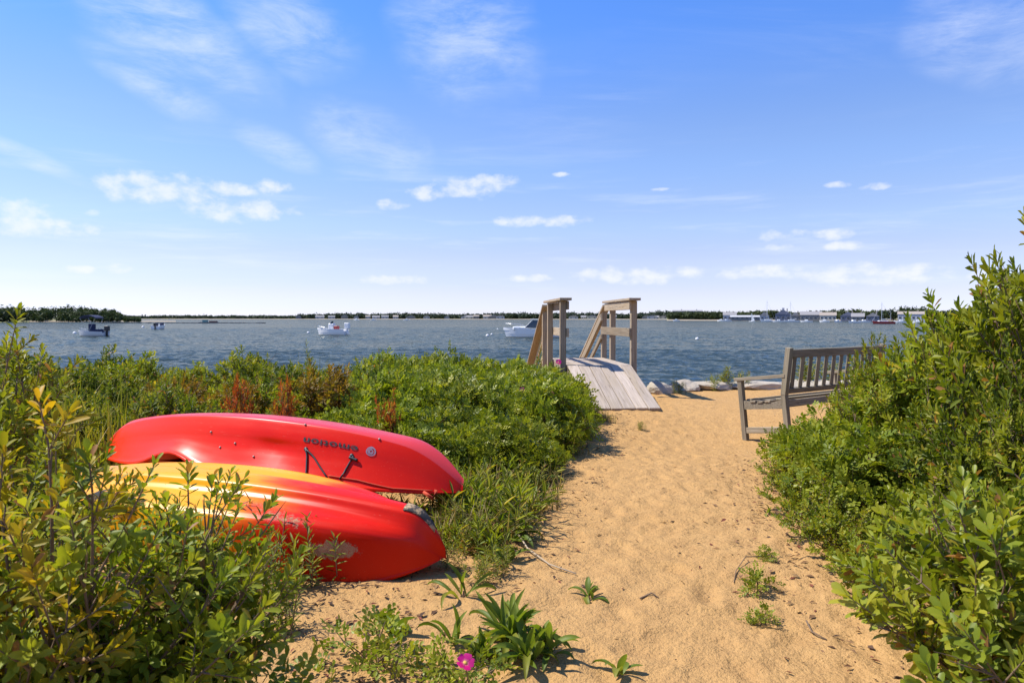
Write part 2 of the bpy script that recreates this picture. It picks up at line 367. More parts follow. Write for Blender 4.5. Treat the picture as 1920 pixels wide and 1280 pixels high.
def build_sea():
    r = np.concatenate([np.arange(15, 60, 0.24), np.arange(60, 190, 0.8), np.geomspace(190, 7000, 46)])
    a = np.radians(np.linspace(-72, 72, 420)); A, Rr = np.meshgrid(a, r); X = Rr * np.sin(A); Y = Rr * np.cos(A)
    Z = np.zeros_like(X); rg = np.random.default_rng(11)
    for i in range(34):
        lam = 0.7 * (4.6 / 0.7) ** (i / 33); th = math.radians(250) + rg.normal(0, 0.55); k = 2 * math.pi / lam
        ph = k * (X * math.cos(th) + Y * math.sin(th)) + rg.random() * 6.28
        amp = 0.0090 * lam ** 0.62; s = np.sin(ph + 1.2 * nz1(X * 0.11 / lam ** 0.5 + i * 7, Y * 0.11 + 60) * 6)
        fade = np.clip(1 - (Rr - 55 * lam) / (30 * lam), 0, 1)
        Z += amp * fade * (np.abs(s) * -2 + 1) * (0.75 + 0.9 * nz2(X * 0.06 + 20, Y * 0.06 + i))
    V = np.stack([X, Y, Z + SEA], -1).reshape(-1, 3); ny, nx = X.shape
    i = (np.arange(ny - 1)[:, None] * nx + np.arange(nx - 1)[None]).ravel()
    F = np.stack([i, i + nx, i + nx + 1, i + 1], 1)[:, ::-1]
    tag(link('water', np_mesh('water', V, F, smooth_=True), WATER), 'wind-rippled blue bay water', 'water', kind='structure')
build_sea()

# ------------------------------------------------------------------ far shores
FOL1 = leaf_mat('far foliage', rough=0.7, transl=0.15)
def clump_mesh(name, trees, tri=120, seed=0, pal=((0.035, 0.06, 0.02), (0.075, 0.105, 0.035)), leaf=0.55):
    """crowns of small leaf-clump faces; trees = (x, y, z, crown radius, crown height)"""
    rg = np.random.default_rng(seed); Vs = []; Cs = []
    for (x, y, z, r, h) in trees:
        n = tri; d = rg.normal(size=(n, 3)); d /= np.linalg.norm(d, axis=1)[:, None]
        lob = 0.75 + 0.35 * np.sin(d[:, 0] * 5 + rg.random() * 6) * np.sin(d[:, 1] * 4 + rg.random() * 6)
        p = d * (rg.random(n) ** 0.25 * lob)[:, None] * np.array([r, r, h * 0.5]) + np.array([x, y, z + h * 0.5])
        p[:, 2] = np.maximum(p[:, 2], z + 0.05)
        e = rg.normal(size=(n, 3, 3)) * leaf * (0.7 + 0.6 * rg.random((n, 1, 1)))
        Vs.append((p[:, None, :] + e).reshape(-1, 3))
        t = np.clip(rg.random() * 0.7 + rg.random(n) * 0.4, 0, 1)[:, None]
        c = np.array(pal[0]) * (1 - t) + np.array(pal[1]) * t; Cs.append(np.repeat(c, 3, 0))
    V = np.concatenate(Vs); return np_mesh(name, V, np.arange(len(V)).reshape(-1, 3), np.concatenate(Cs))
def far_land(name, pts, depth, mat, h, label):
    """low strip of land: shoreline points (x, y) left to right, extended away by depth, rising to h"""
    V = []; F = []; n = len(pts)
    for k, (f, z) in enumerate(((0, SEA - 0.4), (0.06, SEA + 0.35), (0.25, SEA + h * 0.5), (1.0, SEA + h), (1.0, SEA - 0.4))):
        for (x, y) in pts:
            rr = math.hypot(x, y); s = (rr + depth * f) / rr; V.append((x * s, y * s, z + (0.25 * nz1(np.array([x * .1]), np.array([k * 3.])).item() if k in (2, 3) else 0)))
    for k in range(4):
        for i in range(n - 1): F.append((k*n+i, k*n+i+1, (k+1)*n+i+1, (k+1)*n+i))
    return tag(link(name, np_mesh(name, V, F, smooth_=False), mat), label, 'shore', kind='structure')
FARSAND = simple('pale beach sand', (0.34, 0.28, 0.20), 0.95, scale=0.05)
MARSH = simple('dry marsh turf', (0.22, 0.21, 0.075), 0.95, var=0.35, scale=0.08)
def shore(px0, px1, y0, y1, n, wob=2.0, seed=0):
    rg = random.Random(seed); L = []
    for i in range(n):
        f = i / (n - 1); d = y0 + (y1 - y0) * f + rg.uniform(-wob, wob); L.append(((px0 + (px1 - px0) * f - 960) / FPX * d, d))
    return L
def wood_trees(px0, px1, d0, d1, n, top, base, seed, rmin=2.0, rmax=4.0):
    """crowns over a strip; top(px) = tree height in metres"""
    rg = random.Random(seed); T = []
    for i in range(n):
        px = rg.uniform(px0, px1); d = rg.uniform(d0, d1); h = top(px) * rg.uniform(0.72, 1.05) * (0.7 + 0.3 * (d - d0) / max(1, d1 - d0))
        T.append(((px - 960) / FPX * d, d, SEA + base, rg.uniform(rmin, rmax), h))
    return T
# left island
far_land('left_island', shore(-900, 232, 395, 436, 60), 90, MARSH, 1.6, 'low marshy island shore on the far left')
far_land('left_beach', shore(-900, 330, 388, 440, 60, seed=4), 10, FARSAND, 0.7, 'pale sand strip below the wooded island')
tl = lambda px: (11.6 if px < 200 else max(2.5, 11.6 - (px - 200) * 0.17)) * (0.93 + 0.07 * math.sin(px * 0.06))
T = wood_trees(-900, 226, 412, 470, 520, tl, 0.9, 1) + wood_trees(-900, 232, 408, 414, 260, lambda p: 3.4, 0.7, 2, 1.2, 2.4)
T += wood_trees(226, 262, 410, 430, 14, lambda p: 2.4, 0.8, 3, 1.0, 1.8)
tag(link('island_wood', clump_mesh('island_wood', T, 170, 3, ((0.026, 0.046, 0.014), (0.075, 0.10, 0.03)), 0.5), FOL1), 'dense green wood covering the low island at the far left', 'wood', kind='stuff')
T = wood_trees(-40, 45, 380, 386, 40, lambda p: 7.6, 0.4, 6, 2.0, 3.6)
far_land('point_bar', shore(-200, 55, 372, 378, 12, 0.5), 16, MARSH, 0.9, 'dark scrubby point in front of the island')
tag(link('point_wood', clump_mesh('point_wood', T, 170, 5, ((0.018, 0.032, 0.012), (0.045, 0.06, 0.022)), 0.5), FOL1), 'darker clump of trees on the point at the left edge', 'wood', kind='stuff')
# centre far shore
far_land('far_shore', shore(200, 1330, 1150, 900, 90, 8), 260, MARSH, 2.5, 'low green far shore across the bay')
far_land('far_beach', shore(200, 1330, 1138, 890, 90, 3, seed=3), 16, FARSAND, 0.9, 'thin pale beach along the far shore')
tc_ = lambda px: (5.2 if px < 560 else 9.4) * (0.9 + 0.16 * math.sin(px * 0.031) * math.sin(px * 0.0117 + 1)) * (1 if px < 1215 else 1.25)
T = []
for k in range(1150):
    f = rng.random(); px = 215 + f * 1115; d = 1185 - 240 * f + rng.random() * 60
    T.append(((px - 960) / FPX * d, d, SEA + 1.0, 4 + 4 * rng.random(), tc_(px) * (0.7 + 0.35 * rng.random())))
tag(link('far_shore_wood', clump_mesh('far_shore_wood', T, 60, 8, ((0.028, 0.045, 0.03), (0.055, 0.075, 0.045)), 1.3), FOL1), 'long dark line of trees along the far shore', 'wood', kind='stuff')
# right shore
far_land('right_shore', shore(1250, 2900, 640, 360, 80, 4), 160, MARSH, 2.4, 'green low shore behind the waterfront houses')
far_land('right_beach', shore(1250, 2900, 628, 352, 80, 2, seed=9), 12, FARSAND, 1.0, 'pale beach in front of the waterfront houses')
tr = lambda px: 7.5 if px < 1370 else 8.0 + 1.6 * math.sin(px * 0.045) + (1.5 if px > 1600 else 0)
T = []
for k in range(900):
    px = 1258 + rng.random() ** 1.6 * 1300; d = 668 - 170 * (min(px, 1900) - 1258) / 642 + rng.random() * 50
    T.append(((px - 960) / FPX * d, d, SEA + 1.2, 2.6 + 3 * rng.random(), tr(px) * (0.65 + 0.4 * rng.random())))
for k in range(130):
    px = 1258 + rng.random() * 105; d = 650 + rng.random() * 10
    T.append(((px - 960) / FPX * d, d, SEA + 0.8, 3.5, 7.5 * (0.7 + 0.3 * rng.random())))
tag(link('right_shore_wood', clump_mesh('right_shore_wood', T, 130, 9, ((0.028, 0.045, 0.016), (0.075, 0.095, 0.035)), 0.75), FOL1), 'trees rising behind the waterfront houses on the right', 'wood', kind='stuff')

SHINGLE = simple('grey cedar shingle', (0.22, 0.21, 0.20), 0.9); ROOFG = simple('grey roof', (0.26, 0.25, 0.25), 0.9)
WHITEW = simple('white clapboard', (0.44, 0.44, 0.46), 0.8); SLATE = simple('slate blue shingle', (0.15, 0.16, 0.21), 0.9)
CREAM = simple('cream clapboard', (0.55, 0.50, 0.40), 0.8); ROOFT = simple('tan roof', (0.33, 0.28, 0.23), 0.9); GLASS = simple('dark window glass', (0.03, 0.04, 0.05), 0.15)
def house(px, d, w, dep, hw, hr, wall, roof, label, group=None, gable='side', nwin=3, rows=1, extras=None, name='waterfront_house', rot=0.0):
    x = (px - 960) / FPX * d
    e = empty(name, (x, d, SEA + 0.75), (0, 0, -math.atan2(x, d) + rot), label, 'house', group)
    MB().box(-w/2, w/2, 0, dep, -0.6, hw).build('wall', wall, e)
    m = MB(); o = 0.35
    if gable == 'side':
        A = [(-w/2-o, -o, hw-0.02), (w/2+o, -o, hw-0.02), (w/2+o, dep/2, hw+hr), (-w/2-o, dep/2, hw+hr), (-w/2-o, dep+o, hw-0.02), (w/2+o, dep+o, hw-0.02)]
        m.v = A; m.f = [(0,1,2,3), (3,2,5,4), (0,3,4), (1,5,2), (0,4,5,1)]
    else:
        A = [(-w/2-o, -o, hw-0.02), (w/2+o, -o, hw-0.02), (0, -o, hw+hr), (-w/2-o, dep+o, hw-0.02), (w/2+o, dep+o, hw-0.02), (0, dep+o, hw+hr)]
        m.v = A; m.f = [(0,2,5,3), (2,1,4,5), (0,1,2), (3,5,4), (0,3,4,1)]
    rf = m.build('roof', roof, e)
    MB().box(w*0.22, w*0.22+0.8, dep*0.45, dep*0.45+0.8, hw+hr*0.5, hw+hr+0.9).build('chimney', ROOFT, rf)
    for r in range(rows):
        zz = hw * (r + 0.32) / rows
        for i in range(nwin):
            xx = -w/2 + w * (i + 0.5) / nwin; ww = min(1.1, w / nwin * 0.3)
            wd = MB().box(xx-ww, xx+ww, -0.10, -0.003, zz, zz + 1.35).build('window', WHITEW, e)
            MB().box(xx-ww+0.14, xx+ww-0.14, -0.16, -0.103, zz+0.14, zz+1.2).build('pane', GLASS, wd)
    return e
hs = [
 (1368, 600, 11, 8, 4.2, 2.6, WHITEW, ROOFG, 'small pale house at the left end of the long low boat shed', 'side', 3),
 (1400, 590, 27, 9, 2.6, 1.4, SHINGLE, WHITEW, 'long low grey shed with pale roof by the small white sail', 'side', 7),
 (1433, 555, 7, 8, 3.6, 3.2, WHITEW, ROOFG, 'white gabled house just left of the slate-blue boathouse', 'front', 2),
 (1468, 540, 11.5, 10, 4.6, 3.8, SLATE, SLATE, 'slate-blue boathouse with a cupola and tall gable', 'front', 3),
 (1491, 530, 6.5, 7, 3.4, 2.8, SHINGLE, ROOFG, 'small grey house just right of the slate-blue boathouse', 'front', 2),
 (1520, 520, 15, 9, 4.0, 2.8, SHINGLE, ROOFG, 'wide grey shingled house with a dark round tree behind', 'side', 5),
 (1552, 505, 11, 8, 3.6, 2.4, CREAM, ROOFT, 'cream house with a row of tall windows', 'side', 4),
 (1590, 490, 10, 8, 3.2, 3.0, SLATE, SLATE, 'blue-grey gabled house right of the cream house', 'front', 3),
 (1608, 480, 8, 8, 2.6, 2.6, SHINGLE, ROOFG, 'low grey cottage with reddish bank in front', 'side', 3),
 (1636, 470, 8, 8, 2.8, 2.6, SLATE, ROOFG, 'small blue-grey cottage behind the red ketch', 'front', 2),
 (1708, 440, 15, 9, 4.2, 1.8, WHITEW, ROOFT, 'long white two-storey building beside the tall right shrub', 'side', 6),
]
for (px, d, w, dep, hw, hr, wl, rf, lb, gb, nw) in hs:
    e = house(px, d, w, dep, hw, hr, wl, rf, lb, None, gb, nw, rows=2 if hw > 4.3 and gb == 'side' else 1)
    if 'cupola' in lb:
        MB().box(-0.9, 0.9, 4, 5.8, hw + hr - 0.4, hw + hr + 1.3).build('cupola', WHITEW, e)
rg = random.Random(21)
for i, px in enumerate([560,600,622,646,668,690,705,722,742,770,800,838,872,880,893,914,925,938,1075,1094,1110,1122,1130,1150,1210,1222,1230,1243,1262]):
    d = 1150 - 240 * (px - 200) / 1130 + 12
    house(px, d, rg.uniform(7, 15), 8, rg.uniform(2.6, 4.2), rg.uniform(1.6, 2.6), rg.choice([WHITEW, WHITEW, CREAM, SHINGLE]), rg.choice([ROOFG, ROOFT, ROOFG]),
          'tiny house in the dark tree line across the bay', 'houses along the far shore', rg.choice(['side', 'front']), 2, name='far_house')
for px, w in ((1272, 12), (1296, 22)):
    house(px, 705, w, 10, 8.6, 1.2, SHINGLE, ROOFG, 'long pale block just showing over the treetops, ' + ('left' if px < 1285 else 'right') + ' of two', None, 'side', 4, name='hilltop_building')
# dark jetty and working barge at left
e = empty('jetty', ((240-960)/FPX*330, 330, SEA), (0, 0, 0.0), 'long low dark stone jetty lying off the left island', 'jetty')
m = MB(); rg = random.Random(2)
for i in range(130):
    x = i * 0.62 - 14; s = rg.uniform(0.3, 0.6); m.box(x - s, x + s, rg.uniform(-0.8, 0), rg.uniform(0.3, 1.2), -0.6, rg.uniform(0.1, 0.35))
tag(m.build('stones', simple('dark jetty stone', (0.10, 0.085, 0.085), 0.95, var=0.4, scale=1.0), e), kind='stuff')
x = (388-960)/FPX*340
e = empty('work_barge', (x, 340, SEA), (0, 0, 0), 'low work barge with teal shed and rusty deck load', 'barge', scl=0.62)
MB().box(-6, 9, -2, 2, -0.4, 0.7).build('hull', simple('dull barge steel', (0.18, 0.17, 0.16), 0.8), e)
MB().box(-3, 0.4, -1.4, 1.4, 0.7, 2.6).build('shed', simple('faded teal paint', (0.16, 0.30, 0.27), 0.7), e)
MB().box(2.4, 8.2, -1.4, 1.4, 0.7, 1.7).build('deck_load', simple('rusty iron', (0.20, 0.10, 0.07), 0.9), e)

# ------------------------------------------------------------------ boats
def hull_mesh(name, L, B, H, bow_rise=0.35, draft=0.35, n=18):
    """bow at +x, stern at -x; sheer height H, waterline z=0"""
    V = []; F = []; prof = [(0, -1), (0.55, -0.75), (0.82, 0.0), (0.93, 0.35), (1.0, 1.0), (0.93, 1.0), (0.90, 0.72)]
    k = len(prof); full = [(-y, z) for y, z in prof[::-1][:-1]] + prof; kk = len(full)
    for i in range(n + 1):
        t = i / n; w = B / 2 * (1 - max(0, (t - 0.35) / 0.65) ** 2.4) * (0.92 + 0.08 * min(1, t / 0.3)); hh = H * (1 + bow_rise * t * t)
        for (y, z) in full:
            zz = hh * z if z > 0 else draft * z * (1 - max(0, t - 0.7) * 3)
            xs = -L/2 + L * t * (1 if z > 0.5 else 0.9 + 0.05 * (z + 1)) if t > 0.6 else -L/2 + L * t
            V.append((xs, max(0.012, w) * y, zz))
    for i in range(n):
        for j in range(kk - 1): F.append((i*kk+j, i*kk+j+1, (i+1)*kk+j+1, (i+1)*kk+j))
    me = bpy.data.meshes.new(name)
    F.append(tuple(range(kk)))
    # cockpit sole joins the inner rims
    for i in range(n): F.append((i*kk, (i+1)*kk, (i+1)*kk+kk-1, i*kk+kk-1))
    me.from_pydata(V, [], F)
    bm = bmesh.new(); bm.from_mesh(me); bmesh.ops.recalc_face_normals(bm, faces=bm.faces[:]); bm.to_mesh(me); bm.free()
    return me
def outboard(e, x, mat, s=1.0, z=0.55):
    o = MB().box(-0.28*s, 0.22*s, -0.2*s, 0.2*s, 0.35*s, 0.95*s).box(-0.12*s, 0.1*s, -0.09*s, 0.09*s, -0.6*s, 0.35*s).box(-0.3*s, 0.05*s, -0.16*s, 0.16*s, -0.18*s, -0.14*s).build('outboard_motor', mat, e, bevel=0.03*s, loc=(x, 0, z))
    return o
def boat_at(name, px, py, heading, label, cat='boat'):
    p = on(px, py, SEA); return empty(name, p, (0, 0, heading), label, cat)
# 1 skiff with bimini
e = boat_at('skiff', 173, 629, R(172), 'grey skiff with dark navy bimini top and black outboard')
link('hull', hull_mesh('hull', 4.5, 1.8, 0.62), GREYHULL, e)
MB().box(-0.35, 0.35, -0.4, 0.4, 0.4, 1.75).build('console', NAVY, e, bevel=0.08)
MB().box(-1.5, -0.45, -0.6, 0.6, 0.4, 0.95).build('seat', NAVY, e, bevel=0.06)
m = MB(); P = []
for i in range(9):
    f = i / 8; P.append((-1.3 + 2.7 * f, 2.62 + 0.42 * math.sin(math.pi * f) ** 0.7))
for i in range(8):
    (x0, z0), (x1, z1) = P[i], P[i+1]
    m.poly([(x0,-0.85,z0),(x1,-0.85,z1),(x1,0.85,z1),(x0,0.85,z0)]); m.poly([(x0,-0.85,z0-0.13),(x1,-0.85,z1-0.13),(x1,0.85,z1-0.13),(x0,0.85,z0-0.13)])
    for s in (-1, 1): m.poly([(x0,0.85*s,z0),(x1,0.85*s,z1),(x1,0.85*s,z1-0.13),(x0,0.85*s,z0-0.13)])
m.build('bimini_top', NAVY, e)
for s in (-1, 1):
    for xa, xb in ((-0.1, -1.2), (0.1, 1.3)):
        MB().tube([(xa, 0.82*s, 0.6), (xb, 0.82*s, 2.6)], 0.02, 5).build('bimini_pole', STEEL, e)
m = MB().tube([(0.2,-0.75,0.98),(1.3,-0.62,1.05),(2.1,0,1.12),(1.3,0.62,1.05),(0.2,0.75,0.98)], 0.02, 5); m.build('bow_rail', STEEL, e)
outboard(e, -2.4, BLACK, 1.25, 0.25)
# 2 small boat seen from the stern
e = boat_at('dinghy', 299, 616.5, R(95), 'small white boat seen from its stern with dark motor, far left of the bay')
link('hull', hull_mesh('hull', 4.6, 2.3, 0.85), GEL, e); outboard(e, -2.4, BLACK, 1.2, 0.3)
MB().box(-0.6, 0.3, -0.95, -0.35, 0.7, 1.5).build('seat', NAVY, e, bevel=0.05); MB().box(-0.6, 0.3, 0.35, 0.95, 0.7, 1.5).build('seat', NAVY, e, bevel=0.05)
# 3 centre console, white motor
e = boat_at('centre_console_boat', 622, 627, R(166), 'white centre console motorboat with white outboard floating mid bay')
link('hull', hull_mesh('hull', 5.0, 2.0, 0.85, 0.3), GEL, e)
MB().box(-0.5, 0.4, -0.4, 0.4, 0.6, 1.75).build('console', GEL, e, bevel=0.1)
MB().poly([(0.05,-0.4,1.75),(0.05,0.4,1.75),(-0.2,0.36,2.1),(-0.2,-0.36,2.1)]).box(-0.03,0.03,-0.4,0.4,1.70,1.80).build('windscreen', TINT, e)
MB().box(-1.15, -0.62, -0.45, 0.45, 0.5, 1.35).build('seat', REDPAINT, e, bevel=0.05)
MB().tube([(0.8,-0.85,1.15),(1.8,-0.6,1.3),(2.4,0,1.38),(1.8,0.6,1.3),(0.8,0.85,1.15)], 0.025, 5).build('bow_rail', STEEL, e)
outboard(e, -2.65, GEL, 1.5, 0.4)
# 4 cuddy cabin
e = boat_at('cabin_cruiser', 997, 631, R(174), 'white cabin motorboat with hardtop half hidden by the stair rail')
link('hull', hull_mesh('hull', 8.0, 2.7, 1.05, 0.25), GEL, e)
MB().box(0.2, 2.6, -0.9, 0.9, 0.9, 1.45).build('cuddy', GEL, e, bevel=0.15)
m = MB().poly([(0.9,-0.95,1.3),(0.9,0.95,1.3),(-0.2,0.85,2.3),(-0.2,-0.85,2.3)]).poly([(0.9,-0.95,1.3),(-0.2,-0.85,2.3),(-1.2,-0.9,2.2),(-1.2,-0.98,1.2)]).poly([(0.9,0.95,1.3),(-0.2,0.85,2.3),(-1.2,0.9,2.2),(-1.2,0.98,1.2)])
m.build('windshield', TINT, e)
MB().box(-2.2, 0.1, -1.0, 1.0, 2.38, 2.47).build('hardtop', GEL, e, bevel=0.03)
for s in (-1, 1):
    MB().tube([(0.92, 0.97*s, 1.25), (-0.2, 0.9*s, 2.38)], 0.035, 5).build('windshield_frame', GEL, e)
    MB().tube([(-2.0, 0.97*s, 0.95), (-2.0, 0.9*s, 2.38)], 0.035, 5).build('hardtop_post', STEEL, e)
outboard(e, -4.2, GEL, 1.5, 0.5)
MB().tube([(1.2,-1.0,1.65),(2.8,-0.7,1.8),(3.75,0,1.85),(2.8,0.7,1.8),(1.2,1.0,1.65)], 0.025, 5).build('bow_rail', STEEL, e)
# sailing boats off the right shore
def sailboat(px, py, L, mast, hullmat, label, heading=R(175), second=0, sail=False):
    e = boat_at('sailboat', px, py, heading, label, 'sailboat')
    link('hull', hull_mesh('hull', L, L * 0.28, L * 0.10, 0.3, L * 0.05), hullmat, e)
    MB().box(-L*0.2, L*0.22, -L*0.09, L*0.09, L*0.09, L*0.155).build('cabin', GEL, e, bevel=0.1)
    MB().tube([(L*0.08, 0, 0.2), (L*0.08, 0, mast)], [0.09, 0.06], 6).build('mast', STEEL, e)
    MB().tube([(L*0.08, 0, L*0.22), (-L*0.33, 0, L*0.22)], 0.12, 6).build('boom', SAIL, e)
    if second: MB().tube([(-L*0.33, 0, 0.2), (-L*0.33, 0, second)], [0.08, 0.05], 6).build('mizzen_mast', STEEL, e)
    st = MB()
    for q in ((L*0.5, 0), (-L*0.48, 0), (L*0.05, L*0.13), (L*0.05, -L*0.13)): st.tube([(q[0], q[1], L*0.11), (L*0.08, 0, mast*0.95)], 0.025, 4)
    st.build('rigging', STEEL, e)
    if sail:
        MB().poly([(L*0.06, 0.03, 0.7), (-L*0.42, 0.03, 0.7), (L*0.07, 0.03, mast)]).poly([(L*0.06, -0.03, 0.7), (-L*0.42, -0.03, 0.7), (L*0.07, -0.03, mast)]).build('sail', SAIL, e)
    return e
sailboat(1656, 607, 9.2, 9.4, REDPAINT, 'dark red hulled ketch with tall mast moored off the right shore', second=6.5)
sailboat(1440, 603.2, 9.5, 14.0, GEL, 'white sloop with bare mast off the left of the slate-blue boathouse')
sailboat(1484, 603.6, 9.0, 12.5, GEL, 'white sloop with bare mast off the right of the slate-blue boathouse')
sailboat(1410, 603.2, 4.0, 5.6, GEL, 'tiny dinghy under white sail before the long shed', R(150), 0, True)
rg = random.Random(8)
for px, py in ((1460,603.6),(1512,604),(1546,604),(1570,604.3),(1601,605.5),(1620,604.5),(1690,605),(1722,605.5),(1352,602.3),(1362,602.4),(1268,601.8),(762,600.3),(668,600.2),(700,600.3)):
    e = boat_at('moored_boat', px, py, R(rg.uniform(150, 210)), 'small white motorboat moored close in along the opposite shore'); e['group'] = 'small boats along the opposite shore'
    L = rg.uniform(5, 7.5); link('hull', hull_mesh('hull', L, 2.2, 0.8), GEL, e); MB().box(-0.8, 0.9, -0.7, 0.7, 0.6, 1.6).build('cabin', GEL, e, bevel=0.1)
for px, py, s, lb in ((140,625,0.42,'white mooring buoy off the bow of the skiff with bimini'),(268,613.5,0.5,'white mooring buoy left of the small stern-on boat'),(578,624,0.34,'white mooring buoy left of the centre console motorboat'),
        (933,617,0.26,'farther small white buoy left of the cabin motorboat'),(914,629.5,0.34,'left of two close white buoys before the cabin motorboat'),(922,627,0.26,'right of two close white buoys before the cabin motorboat'),(1307,635.5,0.3,'white mooring buoy alone right of the wooden rails')):
    p = on(px, py, SEA); s *= 0.75
    o = MB().lathe([(s*0.25,-s*0.7),(s*0.8,-s*0.35),(s,0.1*s),(s*0.85,s*0.55),(s*0.4,s*0.85),(s*0.1,s*0.95),(s*0.08,s*1.2)], 12).build('mooring_buoy', BUOY, None, True, loc=p)
    tag(o, lb, 'buoy')

# ------------------------------------------------------------------ wooden ramp, deck and beach stairs
def build_stairs():
    fw = Vector((-0.0857, 0.9963, 0)); rt = Vector((0.9963, 0.0857, 0)); C0 = Vector((1.48, 9.0, 0))   # centre of the ramp's foot
    root = empty('beach_stairs', (C0.x, C0.y, gz(C0.x, C0.y)), (0, 0, 0), 'weathered wooden ramp and landing with handrails leading to beach stairs', 'stairs')
    o0 = Vector(root.location)
    def P(s, u, z): return C0 + rt * s + fw * u + Vector((0, 0, z)) - o0     # side, along, height
    rg = random.Random(4); DZ = 0.50; HW = 0.505; pw = 2 * HW / 6
    for i in range(6):                                   # ramp boards run up the slope
        s = -HW + pw * (i + 0.5); j = rg.uniform(-0.02, 0.03)
        beam('ramp_plank', P(s, 0.0 - j, 0.035), P(s * 0.985, 1.50, DZ - 0.004 * (i % 2)), pw - 0.011, 0.038, DECK, root)
    for i in range(6):
        s = -HW + pw * (i + 0.5)
        beam('deck_plank', P(s, 1.506, DZ), P(s, 3.55, DZ - 0.003), pw - 0.009, 0.038, DECK, root)
    for s in (-HW + 0.03, HW - 0.03, 0):
        beam('ramp_stringer', P(s, 0.25, -0.02), P(s, 1.52, DZ - 0.14), 0.045, 0.16, POST, root)
        beam('deck_joist', P(s, 1.53, DZ - 0.10), P(s, 3.5, DZ - 0.10), 0.045, 0.15, POST, root)
    beam('end_joist', P(-HW, 3.53, DZ - 0.10), P(HW, 3.53, DZ - 0.10), 0.045, 0.15, POST, root)
    for sd in (-1, 1):
        so = sd * (HW + 0.052)
        for u, h in ((1.62, 1.51), (3.02, 1.50)):        # rail posts bolted outside the deck
            beam('rail_post', P(so, u, -0.3 if u < 2 else -0.6), P(so, u, h), 0.092, 0.092, POST, root, up=fw)
        beam('rail_cap', P(so - sd * 0.02, 1.46, 1.535), P(so - sd * 0.02, 3.38, 1.53), 0.185, 0.04, POST, root)
        beam('upper_rail', P(so - sd * 0.068, 1.55, 1.44), P(so - sd * 0.068, 3.30, 1.435), 0.038, 0.13, POST, root)
        beam('middle_rail', P(so - sd * 0.068, 1.55, 1.02), P(so - sd * 0.068, 3.60, 1.015), 0.038, 0.135, POST, root)
        # stair flight down to the beach
        beam('stair_post', P(so, 3.72, -0.7), P(so, 3.72, 1.40), 0.092, 0.092, POST, root, up=fw)
        beam('stair_post', P(so, 6.3, -1.5), P(so, 6.3, 0.10), 0.092, 0.092, POST, root, up=fw)
        beam('stair_handrail', P(so - sd * 0.0, 3.50, 1.47), P(so, 6.55, 0.02), 0.15, 0.045, POST, root)
        beam('stair_rail', P(so - sd * 0.068, 3.62, 1.26), P(so - sd * 0.068, 6.4, -0.08), 0.038, 0.14, POST, root)
        beam('stair_rail', P(so - sd * 0.068, 3.62, 0.90), P(so - sd * 0.068, 6.4, -0.44), 0.038, 0.09, POST, root)
        beam('stair_stringer', P(sd * (HW - 0.06), 3.52, DZ - 0.16), P(sd * (HW - 0.06), 6.5, -1.02), 0.045, 0.24, POST, root)
    for k in range(8):
        u = 3.72 + k * 0.36; z = DZ - 0.18 * (k + 1)
        beam('stair_tread', P(-HW, u, z), P(HW, u, z), 0.27, 0.04, DECK, root)
build_stairs()

